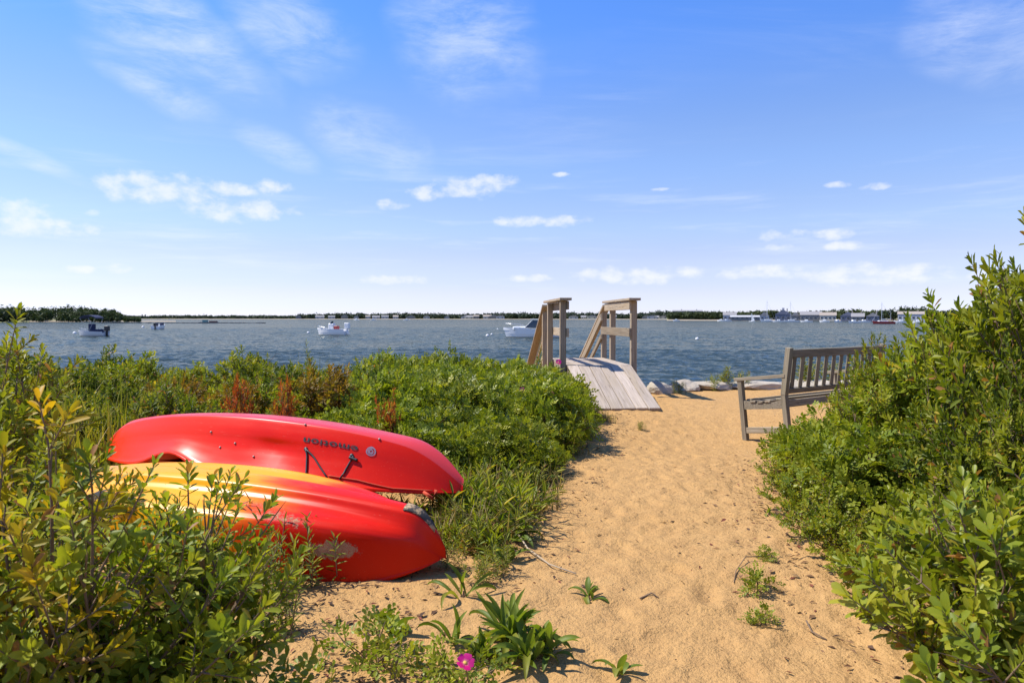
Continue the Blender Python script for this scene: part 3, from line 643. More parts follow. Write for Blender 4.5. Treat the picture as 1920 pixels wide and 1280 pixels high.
# ------------------------------------------------------------------ bench
def build_bench():
    hd = math.atan2(0.56, 0.83); base = Vector((2.86, 7.02, 0))
    root = empty('garden_bench', (base.x, base.y, 0.005), (R(-7), R(0), hd), 'weathered grey slatted wooden bench facing the water, half hidden by shrub', 'bench')
    Lb, Db = 1.82, 0.56
    for x in (0, Lb):
        beam('back_leg', (x, 0, -0.02), (x, 0, 0.46), 0.056, 0.056, BENCHW, root, up=(0, 1, 0))
        beam('back_post', (x, 0.0, 0.45), (x, -0.11, 0.93), 0.060, 0.060, BENCHW, root, up=(0, 1, 0.1))
        beam('front_leg', (x, Db - 0.03, -0.09), (x, Db - 0.03, 0.625), 0.056, 0.056, BENCHW, root, up=(0, 1, 0))
        beam('armrest', (x, -0.045, 0.645), (x, Db + 0.035, 0.635), 0.072, 0.038, BENCHW, root)
        beam('stretcher', (x, 0.03, 0.085), (x, Db - 0.06, 0.075), 0.045, 0.065, BENCHW, root)
        # end rail with a scooped upper edge that carries the slats
        m = MB(); n = 8; top = []; bot = []
        for i in range(n + 1):
            y = 0.033 + (Db - 0.096) * i / n; top.append((y, 0.40 - 0.035 * math.sin(math.pi * i / n))); bot.append((y, 0.305))
        for sx in (-0.02, 0.02): 
            for i in range(n): m.poly([(x+sx, *bot[i]), (x+sx, *bot[i+1]), (x+sx, *top[i+1]), (x+sx, *top[i])])
        for i in range(n):
            m.poly([(x-.02, *top[i]), (x+.02, *top[i]), (x+.02, *top[i+1]), (x-.02, *top[i+1])]); m.poly([(x-.02, *bot[i]), (x+.02, *bot[i]), (x+.02, *bot[i+1]), (x-.02, *bot[i+1])])
        m.build('seat_rail', BENCHW, root)
    beam('front_apron', (0.033, Db - 0.03, 0.365), (Lb - 0.033, Db - 0.03, 0.365), 0.03, 0.075, BENCHW, root)
    beam('rear_apron', (0.033, 0.0, 0.355), (Lb - 0.033, 0.0, 0.355), 0.03, 0.075, BENCHW, root)
    for i in range(5):
        f = (i + 0.5) / 5; y = 0.055 + (Db - 0.10) * f; z = 0.415 - 0.035 * math.sin(math.pi * f)
        beam('seat_slat', (-0.03 if 0 < i < 4 else 0.036, y, z), (Lb + 0.03 if 0 < i < 4 else Lb - 0.036, y, z), 0.068, 0.024, BENCHW, root)
    beam('top_rail', (0.031, -0.098, 0.868), (Lb - 0.031, -0.098, 0.868), 0.034, 0.085, BENCHW, root, up=(0, -0.22, 1))
    beam('lower_back_rail', (0.031, -0.012, 0.485), (Lb - 0.031, -0.012, 0.485), 0.032, 0.055, BENCHW, root, up=(0, -0.22, 1))
    n = 12
    for i in range(n):
        x = 0.11 + (Lb - 0.22) * i / (n - 1)
        beam('back_slat', (x, -0.016, 0.512), (x, -0.087, 0.828), 0.062, 0.014, BENCHW, root, up=(0, 1, 0.2))
build_bench()

# ------------------------------------------------------------------ boulders at the edge of the path
def rock(px, py, z, rx, ry, rz, seed, label, rot=0):
    p = on(px, py, z); rg = np.random.default_rng(seed)
    bm = bmesh.new(); bmesh.ops.create_icosphere(bm, subdivisions=3, radius=1)
    pl = rg.normal(size=(9, 3)); pl /= np.linalg.norm(pl, axis=1)[:, None]; dd = 0.62 + 0.25 * rg.random(9)
    for v in bm.verts:
        c = np.array(v.co)
        for n_, d_ in zip(pl, dd):
            q = c @ n_
            if q > d_: c = c - n_ * (q - d_)
        c = c * (1 + 0.05 * math.sin(c[0] * 9 + seed) * math.sin(c[1] * 8))
        v.co = Vector((c[0] * rx, c[1] * ry, c[2] * rz))
    me = bpy.data.meshes.new('boulder'); bm.to_mesh(me); bm.free()
    o = link('boulder', me, ROCK, None, loc=(p.x, p.y, z), rot=(0, 0, rot)); return tag(o, label, 'boulder')
rock(1232, 735, 0.02, 0.28, 0.26, 0.20, 1, 'tan granite boulder right beside the foot of the landing post', 0.5)
rock(1275, 728, 0.01, 0.34, 0.36, 0.17, 2, 'dark topped boulder behind the small plant right of the ramp', 0.2)
rock(1328, 724, 0.03, 0.52, 0.36, 0.11, 3, 'flat pale boulder at the path end right of the small plant', 0.1)
rock(1425, 724, 0.03, 0.62, 0.36, 0.11, 4, 'broad pale flat boulder behind the bench armrest', -0.1)
rock(1515, 722, 0.03, 0.56, 0.36, 0.11, 5, 'pale boulder showing between the bench back slats', 0.2)
rock(1595, 722, 0.03, 0.56, 0.36, 0.11, 6, 'pale boulder behind the right half of the bench', 0.4)

# ------------------------------------------------------------------ kayaks
def gauss(t, c, s): return math.exp(-((t - c) / s) ** 2)
class Kayak:
    def __init__(s, L, W, H, prof, tipprof, p=2.1, q=0.72, rock=0.26, scoop=None, e0=0.88, ed=0.55, sheer=0.0, dent=False):
        s.dent = dent; s.e0, s.ed, s.sheer = e0, ed, sheer
        s.L, s.W, s.H, s.prof, s.tip, s.p, s.q, s.rock, s.scoop = L, W, H, prof, tipprof, p, q, rock, scoop
    def w(s, t): return max(0.006, s.W * max(0.0, 1 - abs(t) ** s.p) ** s.q)
    def h(s, t):
        e = max(0.0, (abs(t) - s.e0) / (1 - s.e0)); return s.H * (1 - s.rock * t * t) * (1 - s.ed * e ** 2.3)
    def pt(s, t, u, side=1, off=0.0):
        """t along the hull (-1..1), u = position along the half profile (float index)"""
        def raw(t, u):
            t = max(-1, min(1, t)); u = max(0, min(len(s.prof) - 1.001, u)); i = int(u); f = u - i; b = abs(t) ** 5
            y = z = 0
            for pr, wt in ((s.prof, 1 - b), (s.tip, b)):
                y += wt * (pr[i][0] * (1 - f) + pr[i+1][0] * f); z += wt * (pr[i][1] * (1 - f) + pr[i+1][1] * f)
            g = (s.scoop(t, side) if s.scoop else 0.0) + s.sheer * abs(t) ** 5
            hh = s.h(t); zz = z * hh
            if g > 1e-4: k = 0.6 * hh; zz = zz if zz >= k else g + zz * (k - g) / k
            if s.dent and side < 0: y *= 1 - 0.07 * math.exp(-((t - 0.22) / 0.075) ** 2 - ((u - 10.6 - 7 * (t - 0.22)) / 1.0) ** 2)
            return Vector((t * s.L / 2, side * y * s.w(t), zz))
        p = raw(t, u)
        if off:
            a = raw(t + 0.01, u) - raw(t - 0.01, u); b = raw(t, u + 0.15) - raw(t, max(0, u - 0.15)); n = a.cross(b) * side
            if n.length > 1e-9: n.normalize(); p = p - n * off if n.z < -0.2 and u < 9 else p + n * off
        return p
    def hull(s, name, mat, parent, nst=72, sub=3):
        ts = [math.sin((i / nst - 0.5) * math.pi) for i in range(nst + 1)]; m = (len(s.prof) - 1) * sub
        V = []; F = []; CC = []
        us = [i / sub for i in range(m + 1)]
        for t in ts:
            ring = [s.pt(t, u, -1) for u in us[::-1]] + [s.pt(t, u, 1) for u in us[1:]]
            V += [tuple(v) for v in ring]
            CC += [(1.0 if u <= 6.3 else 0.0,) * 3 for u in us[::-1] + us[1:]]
        k = 2 * m + 1
        for i in range(nst):
            for j in range(k - 1): F.append((i*k+j, (i+1)*k+j, (i+1)*k+j+1, i*k+j+1))
        me = np_mesh(name, V, F, np.array(CC), smooth_=True)
        bm = bmesh.new(); bm.from_mesh(me); bmesh.ops.remove_doubles(bm, verts=bm.verts[:], dist=1e-5); bmesh.ops.recalc_face_normals(bm, faces=bm.faces[:]); bm.to_mesh(me); bm.free()
        return link(name, me, mat, parent)
PROF_A = [(0,1.0),(0.10,0.998),(0.17,0.975),(0.22,0.915),(0.30,0.875),(0.40,0.868),(0.52,0.872),(0.64,0.86),(0.735,0.82),(0.785,0.75),(0.86,0.55),(0.93,0.33),(0.975,0.15),(1.0,0.07),(1.03,0.05),(1.03,0.0),(0.95,0.0),(0.90,0.05),(0.5,0.10),(0,0.12)]
TIP_A  = [(0,1.0),(0.22,0.985),(0.38,0.93),(0.48,0.86),(0.56,0.78),(0.62,0.70),(0.68,0.63),(0.74,0.57),(0.80,0.51),(0.84,0.44),(0.89,0.32),(0.94,0.2),(0.98,0.11),(1.0,0.06),(1.03,0.04),(1.03,0.0),(0.95,0.0),(0.9,0.03),(0.5,0.05),(0,0.06)]
PROF_B = [(0,1.0),(0.15,0.992),(0.30,0.975),(0.45,0.955),(0.58,0.93),(0.66,0.905),(0.70,0.885),(0.718,0.85),(0.765,0.72),(0.782,0.63),(0.786,0.56),(0.815,0.44),(0.90,0.25),(1.0,0.07),(1.035,0.05),(1.035,0.0),(0.95,0.0),(0.9,0.05),(0.5,0.12),(0,0.14)]
TIP_B  = [(0,1.0),(0.18,0.97),(0.33,0.92),(0.46,0.87),(0.58,0.80),(0.66,0.74),(0.71,0.69),(0.74,0.64),(0.79,0.54),(0.84,0.43),(0.88,0.33),(0.92,0.22),(0.96,0.13),(1.0,0.06),(1.03,0.04),(1.03,0.0),(0.95,0.0),(0.9,0.03),(0.5,0.05),(0,0.06)]
def kayak_mat(name, two_tone, sandy):
    m, nt, b = new_mat(name); o = tc(nt); s = N(nt, 'ShaderNodeSeparateXYZ'); nt.links.new(o, s.inputs[0])
    n = noise(nt, vmul(nt, o, (1, 3, 3)), 2.2, 3)
    red = mix(nt, noise(nt, o, 5, 3), rgb(0.60, 0.008, 0.001), rgb(0.70, 0.016, 0.0015))
    if not two_tone: red = mix(nt, smooth(nt, s.outputs[0], 0.35, -0.6), red, rgb(0.72, 0.030, 0.002))
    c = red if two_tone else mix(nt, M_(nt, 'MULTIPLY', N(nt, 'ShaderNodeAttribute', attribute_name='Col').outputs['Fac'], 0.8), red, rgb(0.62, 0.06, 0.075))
    if two_tone:
        xx = M_(nt, 'ADD', s.outputs[0], M_(nt, 'MULTIPLY', M_(nt, 'SUBTRACT', n, 0.5), 0.75))
        xx = M_(nt, 'ADD', xx, M_(nt, 'MULTIPLY', s.outputs[1], -0.35))
        org = mix(nt, smooth(nt, xx, 0.30, 0.65), rgb(0.80, 0.35, 0.004), rgb(0.72, 0.085, 0.003))
        c = mix(nt, smooth(nt, xx, 0.52, 0.85), org, red)
    # scuffs along the length
    sc = noise(nt, vmul(nt, o, (1.2, 40, 40)), 3, 5, 0.7)
    c = mix(nt, M_(nt, 'MULTIPLY', smooth(nt, sc, 0.62, 0.8), 0.08), c, rgb(0.75, 0.30, 0.20))
    s2 = noise(nt, vmul(nt, o, (2.5, 120, 120)), 2, 3, 0.6)
    c = mix(nt, M_(nt, 'MULTIPLY', smooth(nt, s2, 0.66, 0.74), 0.25), c, rgb(0.80, 0.42, 0.30))
    rough = M_(nt, 'ADD', 0.22, M_(nt, 'MULTIPLY', noise(nt, vmul(nt, o, (1, 6, 6)), 4, 4), 0.22))
    if sandy:
        best = None
        for (x, y, z, rx, ry, rz) in sandy:
            v = V_(nt, 'MULTIPLY', V_(nt, 'SUBTRACT', o, (x, y, z)), (1/rx, 1/ry, 1/rz)); q = M_(nt, 'SUBTRACT', 1.0, V_(nt, 'DOT_PRODUCT', v, v))
            best = q if best is None else M_(nt, 'MAXIMUM', best, q)
        g = noise(nt, o, 34, 7, 0.75); g2 = noise(nt, o, 260, 2, 0.6)
        mk = M_(nt, 'ADD', best, M_(nt, 'MULTIPLY', M_(nt, 'SUBTRACT', g, 0.5), 2.6)); mk = smooth(nt, mk, 0.25, 0.5)
        mk = M_(nt, 'MULTIPLY', mk, smooth(nt, g2, 0.36, 0.46))
        c = mix(nt, M_(nt, 'MULTIPLY', mk, 0.85), c, mix(nt, g2, rgb(0.36, 0.22, 0.11), rgb(0.62, 0.42, 0.24)))
        rough = M_(nt, 'MAXIMUM', rough, M_(nt, 'MULTIPLY', mk, 0.95))
        bump(nt, b, M_(nt, 'MULTIPLY', mk, g2), 0.6, 0.006)
    nt.links.new(c, b.inputs['Base Color']); nt.links.new(rough, b.inputs['Roughness'])
    b.inputs['Specular IOR Level'].default_value = 0.17; b.inputs['Coat Weight'].default_value = 0.06; b.inputs['Coat Roughness'].default_value = 0.25
    return m
def kayak_root(name, tip_r, tip_l, roll, z, pitch, label):
    a = Vector(tip_l); b = Vector(tip_r); c = (a + b) / 2
    return empty(name, (c.x, c.y, z), (R(roll), R(pitch), math.atan2(b.y - a.y, b.x - a.x)), label, 'kayak'), (b - a).length
# near: yellow fading into red, bottom up
root, L = kayak_root('kayak', (-0.315, 3.28), (-3.0, 4.16), 9, 0.0, 0.0, 'upturned kayak fading from yellow to red, in front, streaked with sand')
KA = Kayak(L, 0.42, 0.425, PROF_A, TIP_A, sheer=0.10)
KA.hull('hull', kayak_mat('yellow to red plastic', True, [(-0.25,0.0,0.37,0.95,0.10,0.05),(0.55,-0.22,0.30,0.32,0.06,0.06),(0.93,-0.235,0.20,0.22,0.055,0.05)]), root)
V = []; F = []; ts = [0.865 + 0.105 * i / 10 for i in range(11)]; us = [1.7 * j / 4 for j in range(5)]
for t in ts:
    for u in [-x for x in us[::-1]] + us[1:]:
        p = KA.pt(t, abs(u), 1 if u >= 0 else -1); V.append((p.x, p.y, p.z + 0.007))
k = 9
for i in range(10):
    for j in range(k - 1): F.append((i*k+j, (i+1)*k+j, (i+1)*k+j+1, i*k+j+1))
sk = np_mesh('skid_plate', V, F, smooth_=True)
skm, nt, b = new_mat('sandy black skid plate'); o_ = tc(nt); g = smooth(nt, noise(nt, o_, 22, 5, 0.7), 0.48, 0.62)
nt.links.new(mix(nt, g, rgb(0.035, 0.032, 0.03), rgb(0.45, 0.30, 0.16)), b.inputs['Base Color']); b.inputs['Roughness'].default_value = 0.8
o = link('skid_plate', sk, skm, root); md = o.modifiers.new('thick', 'SOLIDIFY'); md.thickness = 0.012; md.offset = -1
# behind: red, leaning on the first one
scp = lambda t, side: 0.11 * gauss(t, -0.30, 0.17) if side < 0 else 0.0
root, L = kayak_root('kayak', (-0.30, 4.02), (-3.12, 5.15), -15, 0.16, 0.0, 'upturned red kayak lying behind, leaning on the yellow and red one')
KB = Kayak(L, 0.385, 0.435, PROF_B, TIP_B, p=2.0, q=0.86, rock=0.33, scoop=scp, e0=0.74, ed=0.56, sheer=0.05, dent=True)
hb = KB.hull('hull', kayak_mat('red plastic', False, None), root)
LET = simple('black lettering', (0.025, 0.018, 0.016), 0.5); EMB = simple('grey-violet emblem', (0.26, 0.20, 0.25), 0.4)
cu = bpy.data.curves.new('lettering', 'FONT'); cu.body = 'emotion'; cu.size = 1.0; cu.offset = 0.022; cu.resolution_u = 6; cu.space_character = 1.08
tmp = bpy.data.objects.new('lettering', cu); col.objects.link(tmp); dg = bpy.context.evaluated_depsgraph_get()
tm = bpy.data.meshes.new_from_object(tmp.evaluated_get(dg)); bpy.data.objects.remove(tmp)
bm = bmesh.new(); bm.from_mesh(tm); bmesh.ops.triangulate(bm, faces=bm.faces[:]); bmesh.ops.subdivide_edges(bm, edges=[e for e in bm.edges if e.calc_length() > 0.12], cuts=2, use_grid_fill=False)
xs = [v.co.x for v in bm.verts]; x0, x1 = min(xs), max(xs)
TX0, TX1, UC, UH = 0.585, 0.345, 8.75, 1.5         # text start (right end, upside down), end, centre on profile, x-height in profile steps
for v in bm.verts:
    f = (v.co.x - x0) / (x1 - x0); t = TX0 + (TX1 - TX0) * f; u = UC + UH * (0.28 - v.co.y) * -1.0
    p = KB.pt(t, u, -1, 0.0035); v.co = p
bm.to_mesh(tm); bm.free(); link('lettering', tm, LET, root)
bm = bmesh.new(); cv = []                            # round swirl emblem beside the word
tcn = TX0 + 0.055
def ring(r0, r1, a0, a1, n=26):
    pv = None
    for i in range(n + 1):
        a = a0 + (a1 - a0) * i / n; q = []
        for r in (r0 if not callable(r0) else r0(i / n), r1 if not callable(r1) else r1(i / n)):
            q.append(bm.verts.new(KB.pt(tcn + r * math.cos(a) / (L / 2), UC + r * math.sin(a) / 0.036, -1, 0.0035)))
        if pv: bm.faces.new((pv[0], pv[1], q[1], q[0]))
        pv = q
ring(0.0225, 0.031, 0, 2 * math.pi); ring(lambda f: 0.002 + 0.014 * f, lambda f: 0.009 + 0.013 * f, 0, 3.6 * math.pi, 40)
em = bpy.data.meshes.new('emblem'); bm.to_mesh(em); bm.free(); link('emblem', em, EMB, root)
def stud(t, u, r, mat, name='rivet', k=KB, rt=root):
    p = k.pt(t, u, -1); q = k.pt(t, u, -1, 0.006); d = (q - p).normalized()
    m = MB().lathe([(r, -0.004), (r, 0.004), (r * 0.7, 0.008)], 10).mesh(name, True); o = link(name, m, mat, rt); o.matrix_local = Matrix.Translation(p) @ d.to_track_quat('Z', 'Y').to_matrix().to_4x4(); return p
RIV = simple('steel rivet', (0.30, 0.24, 0.22), 0.5, metal=0.6)
for t, u in ((0.33, 6.2), (0.66, 6.2), (-0.13, 9.0), (0.02, 10.6), (-0.05, 11.2), (0.14, 11.6)): stud(t, u, 0.007, RIV)
a = stud(0.365, 10.3, 0.013, BLACK, 'cord_anchor'); c = stud(0.565, 10.2, 0.013, BLACK, 'cord_anchor')
def surf_line(name, pts, r, mat):
    P = []
    for i in range(len(pts) - 1):
        for f in np.linspace(0, 1, 9)[: 9 if i == len(pts) - 2 else 8]:
            t = pts[i][0] + (pts[i+1][0] - pts[i][0]) * f; u = pts[i][1] + (pts[i+1][1] - pts[i][1]) * f; P.append(KB.pt(t, u, -1, r * 0.9 + 0.002))
    MB().tube(P, r, 6).build(name, mat, root, True)
surf_line('bungee_cord', [(0.365, 10.3), (0.41, 12.6)], 0.0055, BLACK); surf_line('bungee_cord', [(0.365, 10.3), (0.50, 12.6)], 0.0055, BLACK)
surf_line('bungee_cord', [(0.575, 10.2), (0.55, 12.6)], 0.0055, BLACK); surf_line('toggle', [(0.56, 10.5), (0.595, 10.7)], 0.010, BLACK)
surf_line('carry_cord', [(0.50, 12.4), (0.62, 12.5), (0.76, 13.0), (0.90, 12.9)], 0.004, ROPE)
p = KB.pt(0.90, 13.2, -1, 0.02); MB().tube([p + Vector((-0.05, -0.01, -0.02)), p + Vector((0.02, -0.02, -0.05)), p + Vector((0.03, -0.01, 0.0))], 0.011, 6).build('carry_handle', ROPE, root, True)

# ------------------------------------------------------------------ plants
T2 = (np.array([(0,0,0),(.52,.5,.10),(1,0,0),(.52,-.5,.10)]), np.array([(0,2,1),(0,3,2)]))
T4 = (np.array([(0,0,0),(.36,.40,.05),(.76,.44,.06),(1,0,-.05),(.76,-.44,.06),(.36,-.40,.05)]), np.array([(0,2,1),(0,3,2),(0,4,3),(0,5,4)]))
T10 = (np.array([(0,0,0),(.25,.22,.03),(.58,.45,.05),(.88,.36,.0),(1,0,-.08),(.88,-.36,.0),(.58,-.45,.05),(.25,-.22,.03),(.5,0,-.03),(.82,0,-.05)]),
       np.array([(0,8,1),(1,8,2),(8,9,2),(2,9,3),(9,4,3),(0,7,8),(7,6,8),(8,6,9),(6,5,9),(9,5,4)]))
TN = (np.array([(0,0,0),(.3,.42,.02),(.65,.40,-.03),(1,0,-.16),(.65,-.40,-.03),(.3,-.42,.02)]), np.array([(0,2,1),(0,3,2),(0,4,3),(0,5,4)]))   # narrow
def nrm(a): return a / np.maximum(np.linalg.norm(a, axis=-1, keepdims=True), 1e-9)
class Leaves:
    def __init__(s): s.P = []; s.D = []; s.N = []; s.L = []; s.W = []; s.C = []
    def add(s, P, D, Nn, L, W, C):
        for a, b in ((s.P, P), (s.D, D), (s.N, Nn), (s.L, L), (s.W, W), (s.C, C)): a.append(np.asarray(b, float))
    def done(s):
        for k in 'PDNLWC': setattr(s, k, np.concatenate(getattr(s, k)))
        s.D = nrm(s.D); s.Y = nrm(np.cross(s.N, s.D)); s.Z = np.cross(s.D, s.Y); return s
    def mesh(s, name, tmpl, mask=None):
        tv, tf = tmpl; m = slice(None) if mask is None else mask
        P, D, Y, Z, L, W, C = s.P[m], s.D[m], s.Y[m], s.Z[m], s.L[m], s.W[m], s.C[m]
        V = P[:, None] + D[:, None] * (tv[None, :, :1] * L[:, None, None]) + Y[:, None] * (tv[None, :, 1:2] * W[:, None, None]) + Z[:, None] * (tv[None, :, 2:] * L[:, None, None])
        n, k = len(P), len(tv); F = (tf[None] + (np.arange(n) * k)[:, None, None]).reshape(-1, 3)
        return np_mesh(name, V.reshape(-1, 3), F, np.repeat(C, k, 0))
GOLD = 2.39996
def shoot_leaves(lv, rg, base, d, length, n, Ll, Wl, pal, a0=75, a1=22, s0=0.22, shade=None):
    d = d / np.linalg.norm(d); a = np.cross(d, [0.3, 0.1, 1.0] if abs(d[2]) < 0.9 else [1.0, 0, 0]); a /= np.linalg.norm(a); b = np.cross(d, a)
    f = (np.arange(n) + rg.random(n) * 0.6) / n; ph = np.arange(n) * GOLD + rg.random() * 6.28
    rad = np.cos(ph)[:, None] * a + np.sin(ph)[:, None] * b
    ang = np.radians(a0 + (a1 - a0) * f + rg.normal(0, 9, n))
    P = base + d * ((s0 + (1 - s0) * f) * length)[:, None]; D = d * np.cos(ang)[:, None] + rad * np.sin(ang)[:, None]
    Nn = d * np.sin(ang)[:, None] - rad * np.cos(ang)[:, None] + rg.normal(0, 0.18, (n, 3))
    sz = (0.58 + 0.5 * np.sin(np.pi * (0.15 + 0.75 * f))) * (0.72 + 0.52 * rg.random(n)) * (0.8 + 0.35 * rg.random())
    q = rg.random() if shade is None else shade
    t = np.clip(q * 0.65 + rg.random(n) * 0.3 + f * 0.22, 0, 1)[:, None] * (len(pal) - 1.001); i = t.astype(int)[:, 0]; ff = t - i[:, None]; pa = np.array(pal)
    C = pa[i] * (1 - ff) + pa[i + 1] * ff; br = rg.random(n)
    C[br < 0.025] = (0.30, 0.15, 0.05); C[br > 0.965] = (0.42, 0.34, 0.04)
    lv.add(P, D, Nn, Ll * sz, Wl * sz, C)
def compound_leaves(lv, rg, base, d, length, n, Ll, pal, s0=0.2):
    """rose: leaves of seven round leaflets along a short shoot"""
    d = d / np.linalg.norm(d); a = np.cross(d, [0.3, 0.1, 1.0] if abs(d[2]) < 0.9 else [1.0, 0, 0]); a /= np.linalg.norm(a); b = np.cross(d, a)
    q = rg.random(); pa = np.array(pal)
    for i in range(n):
        f = (i + rg.random()) / n; ph = i * GOLD + rg.random(); rad = a * math.cos(ph) + b * math.sin(ph); an = math.radians(80 - 50 * f + rg.normal(0, 10))
        D = d * math.cos(an) + rad * math.sin(an); Nn = d * math.sin(an) - rad * math.cos(an) + rg.normal(0, .15, 3); Nn = Nn - D * (Nn @ D); Nn /= np.linalg.norm(Nn)
        if Nn[2] < 0: Nn = -Nn
        Y = np.cross(Nn, D); p0 = base + d * (s0 + (1 - s0) * f) * length; ln = Ll * 3.1 * (0.75 + 0.4 * rg.random())
        t = np.clip(q * 0.7 + rg.random() * 0.4, 0, 1) * (len(pal) - 1.001); k = int(t); c = pa[k] * (1 - t + k) + pa[k+1] * (t - k)
        S = np.array([.38, .38, .62, .62, .84, .84, 1.0]); sd = np.array([1, -1, 1, -1, 1, -1, 0.0])
        P = p0 + D * (S * ln)[:, None] - np.array([0, 0, 1.0]) * (S ** 2 * ln * 0.18)[:, None]
        DD = np.where(sd[:, None] == 0, D, Y * sd[:, None] * 0.85 + D * 0.5); NN = Nn + rg.normal(0, .2, (7, 3))
        sz = np.array([.75, .75, 1, 1, .95, .95, 1.05]) * (0.85 + 0.3 * rg.random(7))
        lv.add(P, DD, NN, Ll * sz, Ll * 0.66 * sz, np.repeat(c[None], 7, 0) * (0.9 + 0.2 * rg.random((7, 1))))
def tubes_mesh(name, polys, k=4):
    Vs = []; Fs = []; n0 = 0
    for pts, r0, r1 in polys:
        pts = np.asarray(pts, float); m = len(pts); t = nrm(np.gradient(pts, axis=0)); ref = np.where(np.abs(t[:, 2:3]) < 0.9, np.array([[0, 0, 1.0]]), np.array([[1.0, 0, 0]]))
        a = nrm(np.cross(t, ref)); b = np.cross(t, a); r = np.linspace(r0, r1, m)[:, None, None]; q = np.arange(k) * 2 * np.pi / k
        V = pts[:, None] + (a[:, None] * np.cos(q)[None, :, None] + b[:, None] * np.sin(q)[None, :, None]) * r
        Vs.append(V.reshape(-1, 3)); i = (np.arange(m - 1)[:, None] * k + np.arange(k)[None]); j = (np.arange(m - 1)[:, None] * k + (np.arange(k)[None] + 1) % k)
        Fs.append(np.stack([i, j, j + k, i + k], -1).reshape(-1, 4) + n0); n0 += m * k
    return np_mesh(name, np.concatenate(Vs), np.concatenate(Fs), smooth_=True)
BAY = [(0.080,0.112,0.010),(0.140,0.180,0.014),(0.215,0.245,0.020),(0.31,0.31,0.03)]
BAYL = [(0.105,0.150,0.013),(0.175,0.235,0.018),(0.26,0.305,0.026),(0.36,0.36,0.036)]
BAYY = [(0.13,0.15,0.012),(0.22,0.22,0.016),(0.36,0.28,0.016),(0.50,0.32,0.02)]
BAYO = [(0.10,0.10,0.014),(0.17,0.13,0.016),(0.25,0.15,0.018),(0.30,0.17,0.02)]
ROSE = [(0.085,0.130,0.012),(0.155,0.205,0.016),(0.235,0.275,0.023),(0.34,0.34,0.034)]
DARKB = [(0.045,0.078,0.008),(0.080,0.120,0.012),(0.125,0.165,0.016),(0.20,0.22,0.024)]
GREY = [(0.085,0.115,0.018),(0.13,0.165,0.024),(0.18,0.215,0.036),(0.25,0.26,0.06)]
REDL = [(0.24,0.05,0.016),(0.38,0.07,0.02),(0.45,0.13,0.03),(0.26,0.17,0.03)]
GRASS = [(0.13,0.16,0.016),(0.20,0.22,0.022),(0.28,0.27,0.035),(0.40,0.33,0.10)]
def gen_shrub(seed, kind='bay', H=0.8, Rr=0.55, nst=34, nsh=9, Ll=0.05, Wl=0.019, nl=17, sl=0.15, pal=BAY, lean=(0, 0), low=0.3, bare=0.0):
    rg = np.random.default_rng(seed); lv = Leaves(); tb = []
    for i in range(nst):
        ph = rg.random() * 6.283; rho = Rr * math.sqrt(rg.random()) ; zt = H * (1 - 0.52 * (rho / Rr) ** 2) * (0.78 + 0.3 * rg.random()) - sl * 0.5
        e = np.array([rho * math.cos(ph) + lean[0] * zt, rho * math.sin(ph) + lean[1] * zt, zt]); b0 = np.array([rg.normal(0, .18) * Rr, rg.normal(0, .18) * Rr, -0.03])
        c = b0 * 0.55 + e * np.array([.35, .35, .62]) + rg.normal(0, .05, 3) * H
        u = np.linspace(0, 1, 7)[:, None]; B = (1-u)**2*b0 + 2*u*(1-u)*c + u*u*e; tb.append((B, 0.0075 * H + 0.0025, 0.0018))
        for j in range(nsh):
            uu = 1.0 if j == 0 else low + (1 - low) * rg.random() ** 0.75
            p = (1-uu)**2*b0 + 2*uu*(1-uu)*c + uu*uu*e; t = 2*(1-uu)*(c-b0) + 2*uu*(e-c); t /= np.linalg.norm(t)
            out = np.array([p[0] - lean[0]*p[2], p[1] - lean[1]*p[2], 0]) / Rr
            d = t * (1.0 if j == 0 else 0.45) + rg.normal(0, 0.5, 3) * (0.3 if j == 0 else 1) + out * 0.5 + np.array([0, 0, 0.5]); d /= np.linalg.norm(d)
            L_ = sl * (0.7 + 0.6 * rg.random())
            if p[2] + d[2] * L_ < 0.03: d[2] = abs(d[2]) + 0.2; d /= np.linalg.norm(d)
            tb.append((np.array([p, p + d * L_ * 0.55, p + d * L_]), 0.0026, 0.001))
            if rg.random() < 0.07:                       # a bare dead twig
                tb.append((np.array([p, p + d * L_ + rg.normal(0, .01, 3), p + d * L_ * 1.25 + rg.normal(0, .02, 3)]), 0.0016, 0.0006)); continue
            if kind == 'rose': compound_leaves(lv, rg, p, d, L_, nl, Ll, pal)
            else: shoot_leaves(lv, rg, p, d, L_, nl, Ll, Wl, pal, s0=0.22 + bare)
    lv.done(); lv.P[:, 2] = np.maximum(lv.P[:, 2], 0.012)
    return lv, tb
def gen_goldenrod(seed, n=9, H=0.42, Rr=0.22, Ll=0.085, Wl=0.014, nl=26, pal=GREY, tilt=0.5):
    rg = np.random.default_rng(seed); lv = Leaves(); tb = []
    for i in range(n):
        ph = rg.random() * 6.283; b0 = np.array([rg.normal(0, .4) * Rr, rg.normal(0, .4) * Rr, -0.02]); h = H * (0.6 + 0.5 * rg.random())
        d = np.array([math.cos(ph) * tilt * rg.random(), math.sin(ph) * tilt * rg.random(), 1.0]); d /= np.linalg.norm(d)
        tb.append((np.array([b0, b0 + d * h * 0.5, b0 + d * h]), 0.003, 0.0012)); shoot_leaves(lv, rg, b0, d, h, nl, Ll, Wl, pal, 82, 28, 0.1)
    lv.done(); lv.P[:, 2] = np.maximum(lv.P[:, 2], 0.012); return lv, tb
